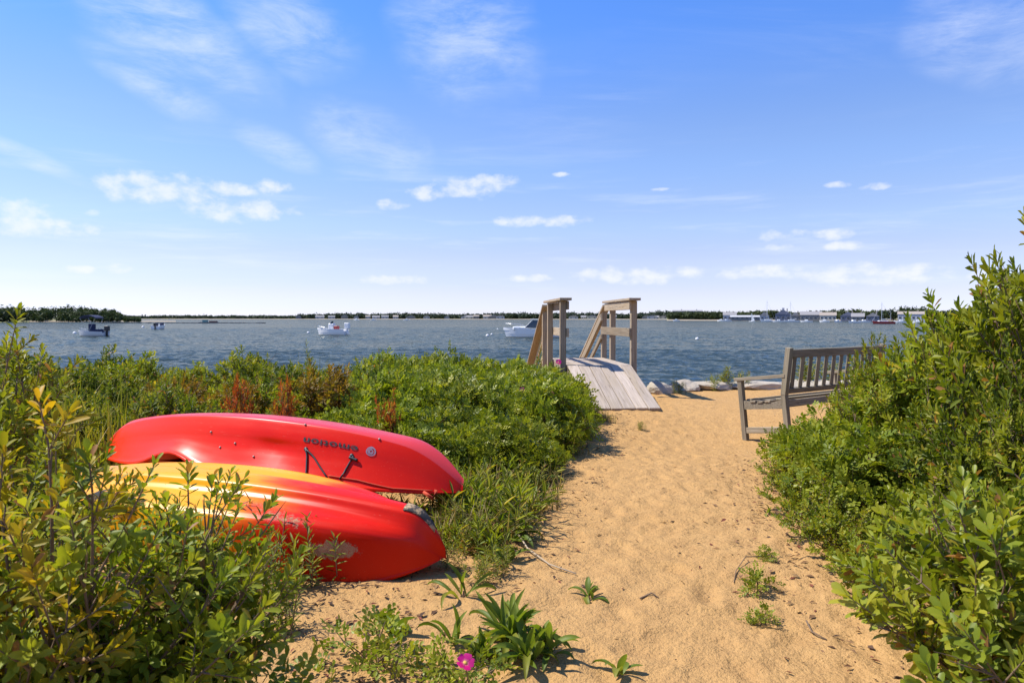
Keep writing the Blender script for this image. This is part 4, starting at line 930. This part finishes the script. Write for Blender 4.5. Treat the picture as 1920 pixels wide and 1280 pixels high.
def grass_mesh(name, seed, n=90, H=0.45, Rr=0.18, w=0.0045, pal=GRASS, tilt=0.55):
    rg = np.random.default_rng(seed); V = []; F = []; C = []; pa = np.array(pal); k = 5
    for i in range(n):
        ph = rg.random() * 6.283; h = H * (0.5 + 0.6 * rg.random()); r = Rr * math.sqrt(rg.random()); b = np.array([r * math.cos(rg.random() * 6.28), r * math.sin(rg.random() * 6.28), -0.01])
        o = np.array([math.cos(ph), math.sin(ph), 0]); tl = tilt * rg.random(); s = np.array([-o[1], o[0], 0]); t = rg.random() * (len(pal) - 1.001); j = int(t); c = pa[j] * (1 - t + j) + pa[j+1] * (t - j); n0 = len(V)
        for q in range(k):
            f = q / (k - 1); p = b + np.array([0, 0, 1]) * h * f * (1 - 0.35 * tl * f) + o * h * tl * f ** 1.8; ww = w * (1 - f ** 2 * 0.9)
            V += [p - s * ww, p + s * ww]; C += [c, c]
        for q in range(k - 1): a = n0 + 2*q; F += [(a, a+1, a+3), (a, a+3, a+2)]
    return np_mesh(name, np.array(V), np.array(F), np.array(C))
def variants(n, fn, tmpl, nm='foliage'):
    out = []
    for i in range(n):
        lv, tb = fn(i); out.append((lv.mesh(nm, tmpl), tubes_mesh('stems', tb)))
    return out
def plant(name, var, x, y, s, label, cat='shrub', group=None, rot=None, mat=LEAF, sz=None):
    e = empty(name, (x, y, gz(x, y) - 0.01), (0, 0, rot if rot is not None else (x * 37.7 + y * 91.3) % 6.28), label, cat, group, scl=(s, s, s * (sz or 1)))
    tag(link('foliage', var[0], mat, e), kind='stuff'); link('stems', var[1], STEM, e)
    return e
def world_of(e): return Matrix.LocRotScale(e.location, e.rotation_euler, e.scale)
rp = random.Random(12)
BAYF = variants(4, lambda i: gen_shrub(100 + i, H=0.85, Rr=0.5, nst=44, nsh=9, nl=15, Ll=0.062, Wl=0.023, sl=0.16, pal=(BAY, DARKB, BAYL, DARKB)[i]), T2)
BAYFO = variants(1, lambda i: gen_shrub(140 + i, H=0.8, Rr=0.45, nst=38, nsh=9, nl=15, Ll=0.06, Wl=0.02, sl=0.16, pal=BAYO), T2)
ROSEF = variants(4, lambda i: gen_shrub(200 + i, 'rose', H=0.62, Rr=0.55, nst=52, nsh=8, nl=6, Ll=0.036 + 0.004 * i, sl=0.15, pal=(ROSE, BAYL, ROSE, BAY)[i]), T2)
REDF = variants(2, lambda i: gen_shrub(250 + i, H=0.6, Rr=0.22, nst=14, nsh=7, nl=12, Ll=0.055, Wl=0.02, sl=0.13, pal=REDL), T2)
BAYN = variants(4, lambda i: gen_shrub(300 + i, H=1.0, Rr=0.55, nst=66, nsh=10, nl=17, Ll=0.056, Wl=0.0195, sl=0.15, low=0.22, pal=(BAY, DARKB, BAYL, BAY)[i]), T4)
LOWN = variants(3, lambda i: gen_shrub(330 + i, H=0.42, Rr=0.36, nst=36, nsh=8, nl=13, Ll=0.036, Wl=0.017, sl=0.11, pal=ROSE, low=0.15), T4)
ROSEN = variants(3, lambda i: gen_shrub(360 + i, 'rose', H=0.5, Rr=0.4, nst=40, nsh=7, nl=5, Ll=0.034, sl=0.13, pal=ROSE, low=0.15), T4)
GRODS = variants(4, lambda i: gen_goldenrod(400 + i, n=10), TN)
GRODB = variants(2, lambda i: gen_goldenrod(460 + i, n=9, H=0.34, Rr=0.2, Ll=0.15, Wl=0.024, nl=14, pal=ROSE, tilt=1.0), TN)
GRODT = variants(2, lambda i: gen_goldenrod(430 + i, n=2, H=0.75, Rr=0.08, nl=60, Ll=0.07, Wl=0.011, tilt=0.35), TN)
GRASSV = [(grass_mesh('blades', 440 + i)) for i in range(3)]
DRYG = [(grass_mesh('blades', 450 + i, n=120, H=0.26, Rr=0.2, tilt=1.3, pal=[(0.13,0.15,0.03),(0.24,0.2,0.07),(0.33,0.25,0.11),(0.2,0.14,0.06)])) for i in range(2)]
def grass(var, x, y, s, label, group=None, rot=0.0, name='grass_clump'):
    o = link(name, var, BLADE, None, (x, y, gz(x, y) - 0.005), (0, 0, rot), s); return tag(o, label, 'grass', group)

# ---- hedge behind the kayaks
def jit(a): return rp.uniform(-a, a)
bay_spots = []
for d, x0, x1, n, s in ((5.75, -5.4, -2.2, 7, 0.72), (6.6, -6.0, -1.5, 9, 0.84), (7.5, -6.6, -1.25, 10, 0.88), (8.6, -7.4, -2.3, 8, 0.88), (9.8, -8.2, -2.6, 7, 0.85)):
    for i in range(n):
        bay_spots.append((x0 + (x1 - x0) * (i + 0.5) / n + jit(0.15), d + jit(0.25), s * rp.uniform(0.74, 1.2)))
for i, (x, y, s) in enumerate(bay_spots):
    v = BAYFO[0] if i in (13, 21, 15) else BAYF[i % 4]
    plant('bayberry_shrub', v, x, y, s, 'green bayberry shrub in the hedge behind the kayaks' if v is not BAYFO[0] else 'orange-tinged bayberry shrub in the hedge behind the kayaks', 'shrub',
          'bayberry hedge behind the kayaks' if v is not BAYFO[0] else 'orange-tinged shrubs behind the kayaks', sz=rp.uniform(0.88, 1.05))
rose_spots = []
for d, x0, x1, n, s in ((5.3, -1.55, 0.0, 4, 0.62), (5.9, -1.9, 0.15, 5, 0.72), (6.7, -1.3, 0.40, 5, 0.80), (7.5, -1.1, 0.58, 5, 0.86), (8.3, -1.6, 0.58, 5, 0.88), (9.1, -2.0, 0.42, 5, 0.88), (10.0, -2.2, 0.30, 5, 0.86), (10.9, -2.4, 0.25, 5, 0.80)):
    for i in range(n): rose_spots.append((x0 + (x1 - x0) * (i + 0.5) / n + jit(0.1), d + jit(0.18), s * rp.uniform(0.9, 1.1)))
rose_roots = []
for i, (x, y, s) in enumerate(rose_spots):
    rose_roots.append(plant('rose_bush', ROSEF[i % 4], x, y, s, 'bright green rose bush in the thicket between kayaks and wooden ramp', 'bush', 'rose thicket beside the ramp', mat=LEAFG, sz=rp.uniform(0.95, 1.12)))
for i, (x, y, s) in enumerate(((0.72, 8.15, 0.52), (0.62, 7.2, 0.50), (0.34, 6.2, 0.46), (0.16, 5.5, 0.45), (0.58, 9.3, 0.66), (0.48, 10.2, 0.76))):
    rose_roots.append(plant('rose_bush', ROSEF[(i + 1) % 4], x, y, s, 'low rose bush at the sand edge of the thicket by the ramp', 'bush', 'rose bushes along the path edge', mat=LEAFG))
for px, py, d, s, lb in ((450, 738, 5.7, 0.6, 'red-leaved sprig above the middle of the red kayak'), (535, 740, 5.8, 0.5, 'reddish orange sprig right of the reddest one behind the kayak'), (722, 752, 5.3, 0.42, 'rusty orange sprig above the right end of the red kayak')):
    p = at(px, py, d); plant('red_sprig', REDF[0 if px < 600 else 1], p.x, p.y, s, lb, 'shrub', sz=(p.z + 0.10) / 0.6 / s)
for px, top, d in ((585, 640, 8.5), (715, 655, 8.8), (690, 668, 8.3), (780, 672, 8.6), (1005, 640, 9.9)):
    p = at(px, top, d); plant('goldenrod_stalk', GRODT[int(px) % 2], p.x, d, 0.9, 'tall thin goldenrod stalk rising above the hedge against the water', 'wildflower', 'goldenrod stalks above the hedge', sz=(p.z - gz(p.x, d)) / 0.75 / 0.9)
for i, (px, d) in enumerate(((130, 5.0), (180, 5.4), (240, 5.6), (300, 6.4), (200, 7.0), (260, 7.6), (330, 8.2), (150, 6.2), (90, 5.8), (770, 9.6), (840, 10.0), (740, 9.9), (690, 9.4), (600, 9.0))):
    x = (px - 960) / FPX * d; grass(GRASSV[i % 3], x, d, 1.45 + rp.uniform(-.2, .3), 'tuft of yellow-green grass growing up through the hedge', 'grass in the hedge', i * 1.3)
# ---- plants right of the kayaks, by the path
for i, (px, py, s) in enumerate(((905, 1000, 0.6), (960, 985, 0.6), (880, 1040, 0.5), (1000, 930, 0.6), (925, 945, 0.7), (985, 1010, 0.45), (1020, 880, 0.6), (960, 900, 0.75), (890, 960, 0.7), (850, 1010, 0.5), (930, 1085, 0.40), (845, 1072, 0.36), (900, 1100, 0.36))):
    p = on(px, py); plant('goldenrod_plant', GRODS[i % 4], p.x, p.y, s, 'narrow-leaved goldenrod in the patch between red kayak tip and sand', 'wildflower', 'goldenrod patch right of the kayaks')
for i, (px, py, s) in enumerate(((868, 985, 1.0), (900, 965, 1.05), (935, 1000, 1.0), (975, 975, 0.95), (1005, 940, 0.8), (880, 930, 1.0), (930, 925, 1.1), (975, 900, 1.0), (870, 1030, 0.7), (915, 1045, 0.75), (845, 960, 0.8), (1015, 895, 0.8), (800, 1000, 0.62), (825, 1025, 0.55), (770, 985, 0.6), (840, 985, 0.7), (735, 975, 0.6))):
    p = on(px, py); plant('broad_leaved_goldenrod', GRODB[i % 2], p.x, p.y, s * 0.8, 'lush arching-leaved plant right of the kayak tips', 'wildflower', 'lush plants right of the kayak tips')
for i, (px, py, s) in enumerate(((880, 1015, 1.0), (930, 1010, 1.1), (985, 960, 1.0), (1010, 905, 0.9), (900, 930, 1.2), (1095, 815, 0.8), (1130, 790, 0.7), (1060, 850, 0.9))):
    p = on(px, py); grass(DRYG[i % 2], p.x, p.y, s, 'flattened straw-coloured grass at the left edge of the sand path', 'dry grass along the path edge', i * 2.1)
for i, (px, py, s) in enumerate(((1000, 845, 1.0), (1085, 800, 0.9), (850, 800, 1.1))):
    p = on(px, py); grass(GRASSV[i % 3], p.x, p.y, s, 'green grass tuft leaning out of the rose thicket', 'grass in the rose thicket', i * 2.9)

# ---- right side: tall bayberry behind, low roses along the sand
R1 = [(2.95,3.65,1.60,1.05),(3.35,4.3,1.42,1.1),(2.98,4.45,1.30,1.0),(3.75,4.9,1.42,1.1),(3.2,5.15,1.08,0.85),(2.62,3.8,0.95,0.8),(2.50,4.5,0.80,0.75),(2.85,5.2,0.82,0.7),
      (3.02,5.72,0.99,0.55),(3.45,5.75,0.97,0.6),(3.75,5.9,0.98,0.75),(4.3,6.3,1.0,0.8),(4.6,5.6,1.25,1.0),(2.45,3.15,1.0,0.75),(2.85,2.95,1.25,0.8),(2.28,3.05,0.74,0.6),(5.2,6.6,1.1,0.9),(4.95,7.2,0.98,0.8),(2.2,2.55,0.76,0.65),(2.65,2.3,1.0,0.75),(3.45,3.3,1.62,0.9)]
for i, (x, y, h, s) in enumerate(R1):
    tall = h > 1.25
    plant('bayberry_shrub', BAYN[i % 4], x, y, s, 'tall dark bayberry shrub rising at the right edge of the picture' if tall else 'dense bayberry shrub on the right bank between path and tall shrubs', 'shrub',
          'tall bayberries at the right edge' if tall else 'bayberry bank right of the path', sz=h / s / 0.96)
R2 = [(1.88,4.35,.72),(2.12,4.95,.75),(1.78,3.85,.7),(2.38,5.5,.75),(2.68,5.95,.72),(2.92,6.25,.62),(1.70,3.4,.66),(1.68,2.95,.66),(2.2,3.5,1.0),(2.24,4.1,1.05),(2.42,4.85,1.05),(2.72,5.5,1.0),(2.05,2.75,1.0),(3.1,6.05,.9)]
for i, (x, y, s) in enumerate(R2):
    v = (LOWN + ROSEN)[i % 6]
    if v in LOWN: plant('low_shrub', v, x, y, s, 'low small-leaved shrub spreading over the right edge of the sand', 'shrub', 'low shrubs along the right path edge', mat=LEAFG)
    else: plant('rose_bush', v, x, y, s, 'low rose bush at the foot of the right bayberry bank', 'bush', 'low roses along the right path edge', mat=LEAFG)
SPROUT = variants(3, lambda i: gen_shrub(380 + i, 'rose', H=0.13, Rr=0.085, nst=9, nsh=2, nl=4, Ll=0.027, sl=0.06, pal=ROSE, low=0.5), T10)
for i, (px, py, s) in enumerate(((1438, 1052, 0.42), (1424, 1106, 0.6), (1432, 1168, 0.46))):
    p = on(px, py); plant('rose_sprout', SPROUT[i], p.x, p.y, s, 'small rose sprout on open sand right of the path, ' + ('farthest', 'middle', 'nearest')[i] + ' of three', 'seedling', mat=LEAFG)
# by the boulders and the path end
for i, (px, py, s, lb) in enumerate(((1272, 738, 0.62, 'small dark-leaved plant growing beside the boulders'), (1365, 728, 1.0, 'clump of goldenrod at the path end left of the bench'), (1340, 730, 0.7, 'shorter goldenrod left of the clump at the path end'), (1395, 728, 0.8, 'goldenrod clump close to the bench armrest'))):
    p = on(px, py); plant('goldenrod_plant', GRODS[i % 4], p.x, p.y, s, lb, 'wildflower')
for i, (px, py, s) in enumerate(((1500, 725, 1.3), (1530, 722, 1.4), (1560, 722, 1.3), (1600, 722, 1.4))):
    p = on(px, py); plant('goldenrod_plant', GRODS[(i + 1) % 4], p.x, p.y, s, 'weedy green plant seen through the bench back slats', 'wildflower', 'weeds behind the bench')
p = on(1200, 798); plant('goldenrod_plant', GRODS[2], p.x, p.y, 0.28, 'tiny green seedling on sand below the ramp', 'seedling')

# ---- nearest shrubs: the leaves that show largest are separate pieces
LEAFCOL = {}
def leaf_mesh(c, tmpl, mat):
    key = (round(c[0], 2), round(c[1], 2), id(tmpl))
    if key not in LEAFCOL:
        me = np_mesh('leaf', tmpl[0].copy(), tmpl[1], np.repeat(np.array([c]), len(tmpl[0]), 0), True); me.materials.append(mat); LEAFCOL[key] = me
    return LEAFCOL[key]
def near_shrub(name, x, y, lv, tb, tmpl, label, cat='shrub', pieces=110, mat=LEAF, z=None):
    z = gz(x, y) - 0.01 if z is None else z
    e = empty(name, (x, y, z), (0, 0, 0), label, cat)
    Pw = lv.P + np.array([x, y, z]); dv = Pw - np.array([0, 0, EYE]); u = Pw[:, 0] / Pw[:, 1] * FPX + 960
    vv = 640 - (dv[:, 2] * math.cos(PITCH) + dv[:, 1] * math.sin(PITCH)) / (dv[:, 1] * math.cos(PITCH) - dv[:, 2] * math.sin(PITCH)) * FPX
    dist = np.linalg.norm(dv, axis=1); face = np.abs(np.sum(lv.Z * dv, 1)) / dist
    sc = lv.L / dist * (0.35 + face) * ((u > 4) & (u < 1916) & (vv > 300) & (vv < 1276) & (Pw[:, 1] > 0.3))
    ok = Pw[:, 1] > 0.62; idx = np.argsort(-sc)[:pieces]; idx = idx[sc[idx] > 0]
    mask = ok.copy(); mask[idx] = False
    tag(link('foliage', lv.mesh('foliage', tmpl, mask), mat, e), kind='stuff'); link('stems', tubes_mesh('stems', tb, 6), STEM, e)
    for i in idx:
        o = bpy.data.objects.new('leaf', leaf_mesh(lv.C[i], tmpl, mat)); col.objects.link(o); o.parent = e
        m = Matrix.Identity(4)
        for r in range(3):
            m[r][0] = lv.D[i][r] * lv.L[i]; m[r][1] = lv.Y[i][r] * lv.W[i]; m[r][2] = lv.Z[i][r] * lv.L[i]; m[r][3] = lv.P[i][r]
        o.matrix_local = m
    return e
lv, tb = gen_shrub(501, H=0.87, Rr=0.44, nst=40, nsh=11, nl=16, Ll=0.044, Wl=0.0175, pal=BAYL, sl=0.13, low=0.2, lean=(0.10, 0.05))
near_shrub('bayberry_shrub', -1.08, 1.62, lv, tb, T10, 'large leafy bayberry shrub in the left foreground before the kayaks', pieces=150)
lv, tb = gen_shrub(502, H=0.80, Rr=0.30, nst=22, nsh=9, nl=16, Ll=0.040, Wl=0.0160, pal=BAYL, sl=0.13, low=0.2, lean=(0.12, 0.1))
near_shrub('bayberry_shrub', -0.98, 1.84, lv, tb, T10, 'lower bayberry shrub with open twigs beside the yellow kayak hull', pieces=110)
lv, tb = gen_shrub(503, H=1.02, Rr=0.26, nst=14, nsh=6, nl=13, Ll=0.050, Wl=0.0165, sl=0.13, pal=BAYY, low=0.35)
near_shrub('bayberry_shrub', -1.14, 1.58, lv, tb, T10, 'yellowing bayberry sprigs at the upper left edge', pieces=80)
lv, tb = gen_shrub(504, H=1.28, Rr=0.45, nst=34, nsh=8, nl=15, Ll=0.05, Wl=0.0185, sl=0.14, low=0.3)
near_shrub('bayberry_shrub', -2.42, 3.2, lv, tb, T4, 'tall green bayberry shrub at the left edge against the water', pieces=0)
lv, tb = gen_shrub(505, H=0.80, Rr=0.42, nst=34, nsh=8, nl=15, Ll=0.05, Wl=0.0185, sl=0.14, low=0.25)
near_shrub('bayberry_shrub', -1.80, 2.45, lv, tb, T4, 'bayberry shrub covering the left end of the yellow kayak', pieces=0)
lv, tb = gen_shrub(506, 'rose', H=0.42, Rr=0.24, nst=18, nsh=7, nl=5, Ll=0.032, sl=0.13, pal=ROSE, low=0.15)
near_shrub('rose_bush', -0.86, 1.72, lv, tb, T10, 'low rose foliage under the left foreground bayberry', 'bush', pieces=60, mat=LEAFG)
lv, tb = gen_shrub(507, H=0.74, Rr=0.42, nst=40, nsh=9, nl=13, Ll=0.054, Wl=0.024, sl=0.12, pal=ROSE, low=0.12)
near_shrub('bayberry_shrub', 1.38, 1.80, lv, tb, T10, 'bright glossy-leaved shrub in the lower right corner', pieces=150, mat=LEAFG)
lv, tb = gen_shrub(508, H=0.62, Rr=0.42, nst=40, nsh=9, nl=13, Ll=0.050, Wl=0.022, sl=0.12, pal=ROSE, low=0.12)
near_shrub('bayberry_shrub', 1.70, 2.42, lv, tb, T10, 'spreading glossy shrub behind the one in the lower right corner', pieces=110, mat=LEAFG)
lv, tb = gen_shrub(509, H=0.9, Rr=0.45, nst=34, nsh=8, nl=14, Ll=0.050, Wl=0.020, sl=0.13, pal=BAY, low=0.15)
near_shrub('bayberry_shrub', 2.08, 2.2, lv, tb, T10, 'darker bayberry at the right edge above the glossy corner shrub', pieces=80)
for i, (px, py, s, lb) in enumerate(((560, 1110, 0.8, 'narrow-leaved goldenrod at the foot of the red kayak hull'), (600, 1090, 0.75, 'goldenrod spikes overlapping the near red hull'), (500, 1130, 0.85, 'leafy goldenrod below the yellow hull'), (440, 1120, 0.9, 'goldenrod between bayberry twigs and the near hull'), (390, 1085, 1.0, 'taller goldenrod against the orange hull behind the bayberry'), (320, 1080, 1.0, 'goldenrod at the foot of the yellow hull'), (530, 1190, 0.6, 'short goldenrod at the shaded sand edge'))):
    p = on(px, py); lv, tb = gen_goldenrod(520 + i, n=8, H=0.40, Rr=0.16, Ll=0.075, Wl=0.0125, nl=24)
    lv.P *= s; lv.L *= s; lv.W *= s; tb = [(a * s, b, c) for a, b, c in tb]
    near_shrub('goldenrod_plant', p.x, p.y, lv, tb, TN, lb, 'wildflower', pieces=40)

# ---- broad-leaved rosettes on the sand, every leaf a piece
def strap(curv, wv, seed):
    rg = random.Random(seed); V = []; F = []; n = 9
    th = R(58); x = z = 0.0
    for i in range(n + 1):
        f = i / n; w = (0.06 + 0.94 * math.sin(math.pi * min(1, 0.08 + 0.92 * f) ** 1.35) ** 0.9) * (1 if i < n else 0.03); tw = 0.1 * math.sin(f * 3 + seed)
        V += [(x, -w / 2, z + 0.035 * w + tw * w * .15), (x, 0, z - 0.03 * w), (x, w / 2, z + 0.035 * w - tw * w * .15)]
        x += math.cos(th) / n; z += math.sin(th) / n; th -= curv / n * (0.5 + f)
    for i in range(n):
        a = 3 * i; F += [(a, a+1, a+4), (a, a+4, a+3), (a+1, a+2, a+5), (a+1, a+5, a+4)]
    return V, F
STR = []
for i, (cv, c) in enumerate(((1.1, (0.11,0.17,0.02)), (1.7, (0.15,0.21,0.024)), (2.2, (0.10,0.155,0.018)), (0.7, (0.17,0.23,0.03)), (2.6, (0.20,0.22,0.03)))):
    V, F = strap(cv, 1, i); me = np_mesh('leaf', np.array(V), np.array(F), np.repeat(np.array([c]), len(V), 0), True); me.materials.append(LEAF); STR.append(me)
def rosette(px, py, n, L_, W_, label, seed, tilt=0.0, z=None):
    rg = random.Random(seed); p = on(px, py); e = empty('goldenrod_rosette', (p.x, p.y, gz(p.x, p.y) - 0.006), (0, 0, 0), label, 'wildflower')
    for i in range(n):
        f = i / max(1, n - 1); k = (2, 4, 1, 0, 3)[min(4, int(f * 4.99))] if rg.random() < .7 else rg.randrange(5); l = L_ * rg.uniform(0.5, 1.15) * (1 - 0.2 * f)
        o = bpy.data.objects.new('leaf', STR[k]); col.objects.link(o); o.parent = e
        o.rotation_euler = (R(rg.uniform(-28, 28)), R(-38 * f * rg.random() + rg.uniform(-8, 8) + (14 if f < .3 else 0)), i * GOLD + rg.uniform(-.6, .6)); o.scale = (l, W_ * rg.uniform(0.8, 1.2), l); o.location = (rg.uniform(-.02, .02), rg.uniform(-.02, .02), 0.012 * f)
    MB().tube([(0, 0, -0.02), (0.004, 0, L_ * 0.18)], [0.008, 0.004], 6).build('crown_stem', STEM, e)
    return e
rosette(955, 1228, 44, 0.25, 0.023, 'big leafy goldenrod rosette with upright leaves at the bottom of the path', 1)
rosette(990, 1258, 22, 0.23, 0.027, 'second goldenrod rosette right below the big one', 2)
rosette(905, 1250, 16, 0.18, 0.025, 'goldenrod leaves behind the pink rose flower', 8)
rosette(1103, 1128, 9, 0.115, 0.026, 'single small goldenrod seedling on open sand in mid path', 3)
rosette(730, 1200, 9, 0.16, 0.040, 'flat goldenrod leaves on sand below the red hull', 4)
rosette(868, 1128, 7, 0.20, 0.020, 'sparse long-leaved plant right below the near kayak tip', 5)
for i, (px, py, n, l) in enumerate(((935, 975, 14, 0.26), (985, 960, 12, 0.24), (905, 1020, 12, 0.24), (960, 1015, 11, 0.22), (1005, 905, 12, 0.24), (880, 1000, 10, 0.22), (950, 1060, 9, 0.18))):
    rosette(px, py, n, l, 0.034, 'broad-leaved goldenrod in the patch between red kayak tip and sand', 20 + i)['group'] = 'broad-leaved goldenrod right of the kayaks'
rosette(1025, 1245, 13, 0.20, 0.026, 'goldenrod leaves spreading right of the big rosette', 31)
rosette(850, 1225, 10, 0.17, 0.024, 'small goldenrod tuft left of the big rosette', 32)
rosette(1160, 1275, 6, 0.13, 0.028, 'few goldenrod leaves at the bottom edge of the path', 6)
rosette(1440, 965, 7, 0.10, 0.022, 'tiny leafy seedling at the right edge of the sand', 7)
lv, tb = gen_shrub(540, 'rose', H=0.13, Rr=0.15, nst=12, nsh=2, nl=4, Ll=0.024, sl=0.06, pal=ROSE, low=0.3)
p = on(700, 1262); near_shrub('rose_bush', p.x, p.y, lv, tb, T10, 'low rose sprouts on sand at the bottom left of the path', 'bush', pieces=80, mat=LEAFG)
lv, tb = gen_shrub(541, 'rose', H=0.12, Rr=0.10, nst=9, nsh=2, nl=4, Ll=0.022, sl=0.05, pal=ROSE, low=0.3)
p = on(880, 1288); fl_root = near_shrub('rose_bush', p.x, p.y, lv, tb, T10, 'small rose plant bearing the big pink flower at the bottom edge', 'bush', pieces=60, mat=LEAFG)
# ---- rose flowers
def petals_mesh(r):
    V = []; F = []; C = []
    for k in range(5):
        a0 = k * 2 * math.pi / 5; n0 = len(V)
        for (f, w, z) in ((0.08, 0.06, 0.0), (0.45, 0.36, 0.12), (0.8, 0.50, 0.26), (1.0, 0.34, 0.30)):
            for s in (-1, 0, 1):
                x, y = f * r, s * w * r; V.append((x * math.cos(a0) - y * math.sin(a0), x * math.sin(a0) + y * math.cos(a0), z * r * (0.7 if s == 0 else 1) + 0.05 * r * (k % 2) + 0.16 * r * f * math.sin(k * 2.3 + s * 1.7))); C.append((0.50 + 0.05 * k, 0.015, 0.22 + 0.03 * (k % 3)) if f > 0.2 else (0.7, 0.35, 0.3))
        for i in range(3):
            for s in range(2): a = n0 + 3 * i + s; F += [(a, a+1, a+4), (a, a+4, a+3)]
    return np_mesh('petals', np.array(V), np.array(F), np.array(C), True)
STAMEN = simple('yellow stamens', (0.65, 0.42, 0.08), 0.8)
def flower(px, py, d, r, parent, tilt=(0.9, 0.2, 0)):
    p = at(px, py, d); w = Matrix.Translation(p) @ Matrix.Rotation(tilt[0], 4, 'X') @ Matrix.Rotation(tilt[1], 4, 'Y'); inv = world_of(parent).inverted()
    f = link('flower', petals_mesh(r), PETAL, parent); f.matrix_local = inv @ w
    MB().lathe([(r*.2, 0), (r*.24, r*.08), (r*.12, r*.14)], 10).build('stamens', STAMEN, f, True)
    stem = MB().tube([p, p + Vector((0.01, 0.03, -0.08)), p + Vector((0.0, 0.05, -0.2))], 0.002, 5).build('flower_stem', STEM, f); stem.matrix_local = w.inverted()
def nearest(pt): return min(rose_roots, key=lambda o: (Vector(o.location) - pt).length)
flower(872, 1242, 2.06, 0.027, fl_root, (0.6, 0.25, 0))
for px, py, d, r in ((1035, 741, 6.95, 0.042), (1047, 679, 9.3, 0.04), (868, 722, 7.4, 0.04), (980, 732, 7.0, 0.035)): flower(px, py, d, r, nearest(at(px, py, d)))

# ---- litter
def scatter_litter(name, spots, seed, smin, smax, pal, mat, label, cat, flat=0.35, ratio=0.35):
    rg = np.random.default_rng(seed); lv = Leaves(); S = np.array(spots); n = len(S)
    z = ground_z(S[:, 0], S[:, 1]) + 0.006; a = rg.random(n) * 6.283; pa = np.array(pal)
    D = np.stack([np.cos(a), np.sin(a), rg.normal(0, flat * .5, n)], 1); Nn = np.stack([rg.normal(0, flat, n), rg.normal(0, flat, n), np.ones(n)], 1); L_ = smin + (smax - smin) * rg.random(n) ** 2
    lv.add(np.column_stack([S, z]), D, Nn, L_, L_ * ratio * (0.6 + 0.8 * rg.random(n)), pa[rg.integers(0, len(pa), n)] * (0.7 + 0.6 * rg.random((n, 1)))); lv.done()
    return tag(link(name, lv.mesh(name, T2), mat), label, cat, kind='stuff')
rl = np.random.default_rng(77); sp = []
for (x, y, s) in [(a, b, .45) for a, b, _ in R2] + [(a, b, .5) for a, b, *_ in R1 if b < 5.5] + [(1.56, 1.78, .5), (1.86, 2.38, .5), (-0.86, 1.78, .5), (-0.98, 1.6, .6), (-0.5, 2.3, .45), (-0.7, 2.8, .4), (-0.1, 4.1, .4), (0.1, 4.7, .4), (0.3, 5.4, .4), (0.6, 6.6, .4), (0.85, 7.6, .35), (1.0, 8.4, .3), (-0.15, 3.5, .35)]:
    n = 260; sp.append(np.stack([x + rl.normal(0, s * .75, n), y + rl.normal(0, s * .75, n)], 1))
scatter_litter('leaf_litter', np.concatenate(sp), 5, 0.012, 0.05, [(0.12,0.06,0.03),(0.17,0.095,0.045),(0.07,0.04,0.025),(0.24,0.15,0.07),(0.16,0.05,0.03)], DRY, 'brown dead leaves scattered under the shrubs', 'leaf litter')
q = np.stack([0.75 + rl.normal(0, 1.0, 520), rl.uniform(1.6, 10.5, 520)], 1); q[:, 0] += q[:, 1] * 0.06
scatter_litter('sand_debris', q, 6, 0.006, 0.028, [(0.07,0.045,0.025),(0.13,0.085,0.045),(0.22,0.15,0.08)], DRY, 'small twigs and seed bits strewn over the sand path', 'debris', 0.2, 0.16)
def twig(pts, r, label, mat=STEM):
    P = []
    for px, py, dz in pts:
        p = on(px, py); P.append((p.x, p.y, gz(p.x, p.y) + 0.008 + dz))
    o = MB().tube(P, [r * (1 - 0.5 * i / len(P)) for i in range(len(P))], 6).build('fallen_twig', mat, None, True); tag(o, label, 'twig')
PALE = simple('bleached stem', (0.42, 0.33, 0.22), 0.85)
twig([(965, 1010, .05), (990, 1040, .02), (1030, 1065, .004), (1080, 1083, .004)], 0.005, 'long pale fallen stem lying from the goldenrod onto the sand', PALE)
twig([(1428, 1056, .02), (1398, 1058, .02), (1380, 1075, .004), (1376, 1096, .004)], 0.003, 'thin dark runner curling from the farthest rose sprout')
twig([(1512, 1165, .004), (1522, 1185, .006), (1550, 1200, .004)], 0.004, 'short dark twig on sand at lower right')
twig([(1200, 1130, 0), (1222, 1122, .008), (1235, 1128, 0)], 0.004, 'small curved dark twig in mid path')
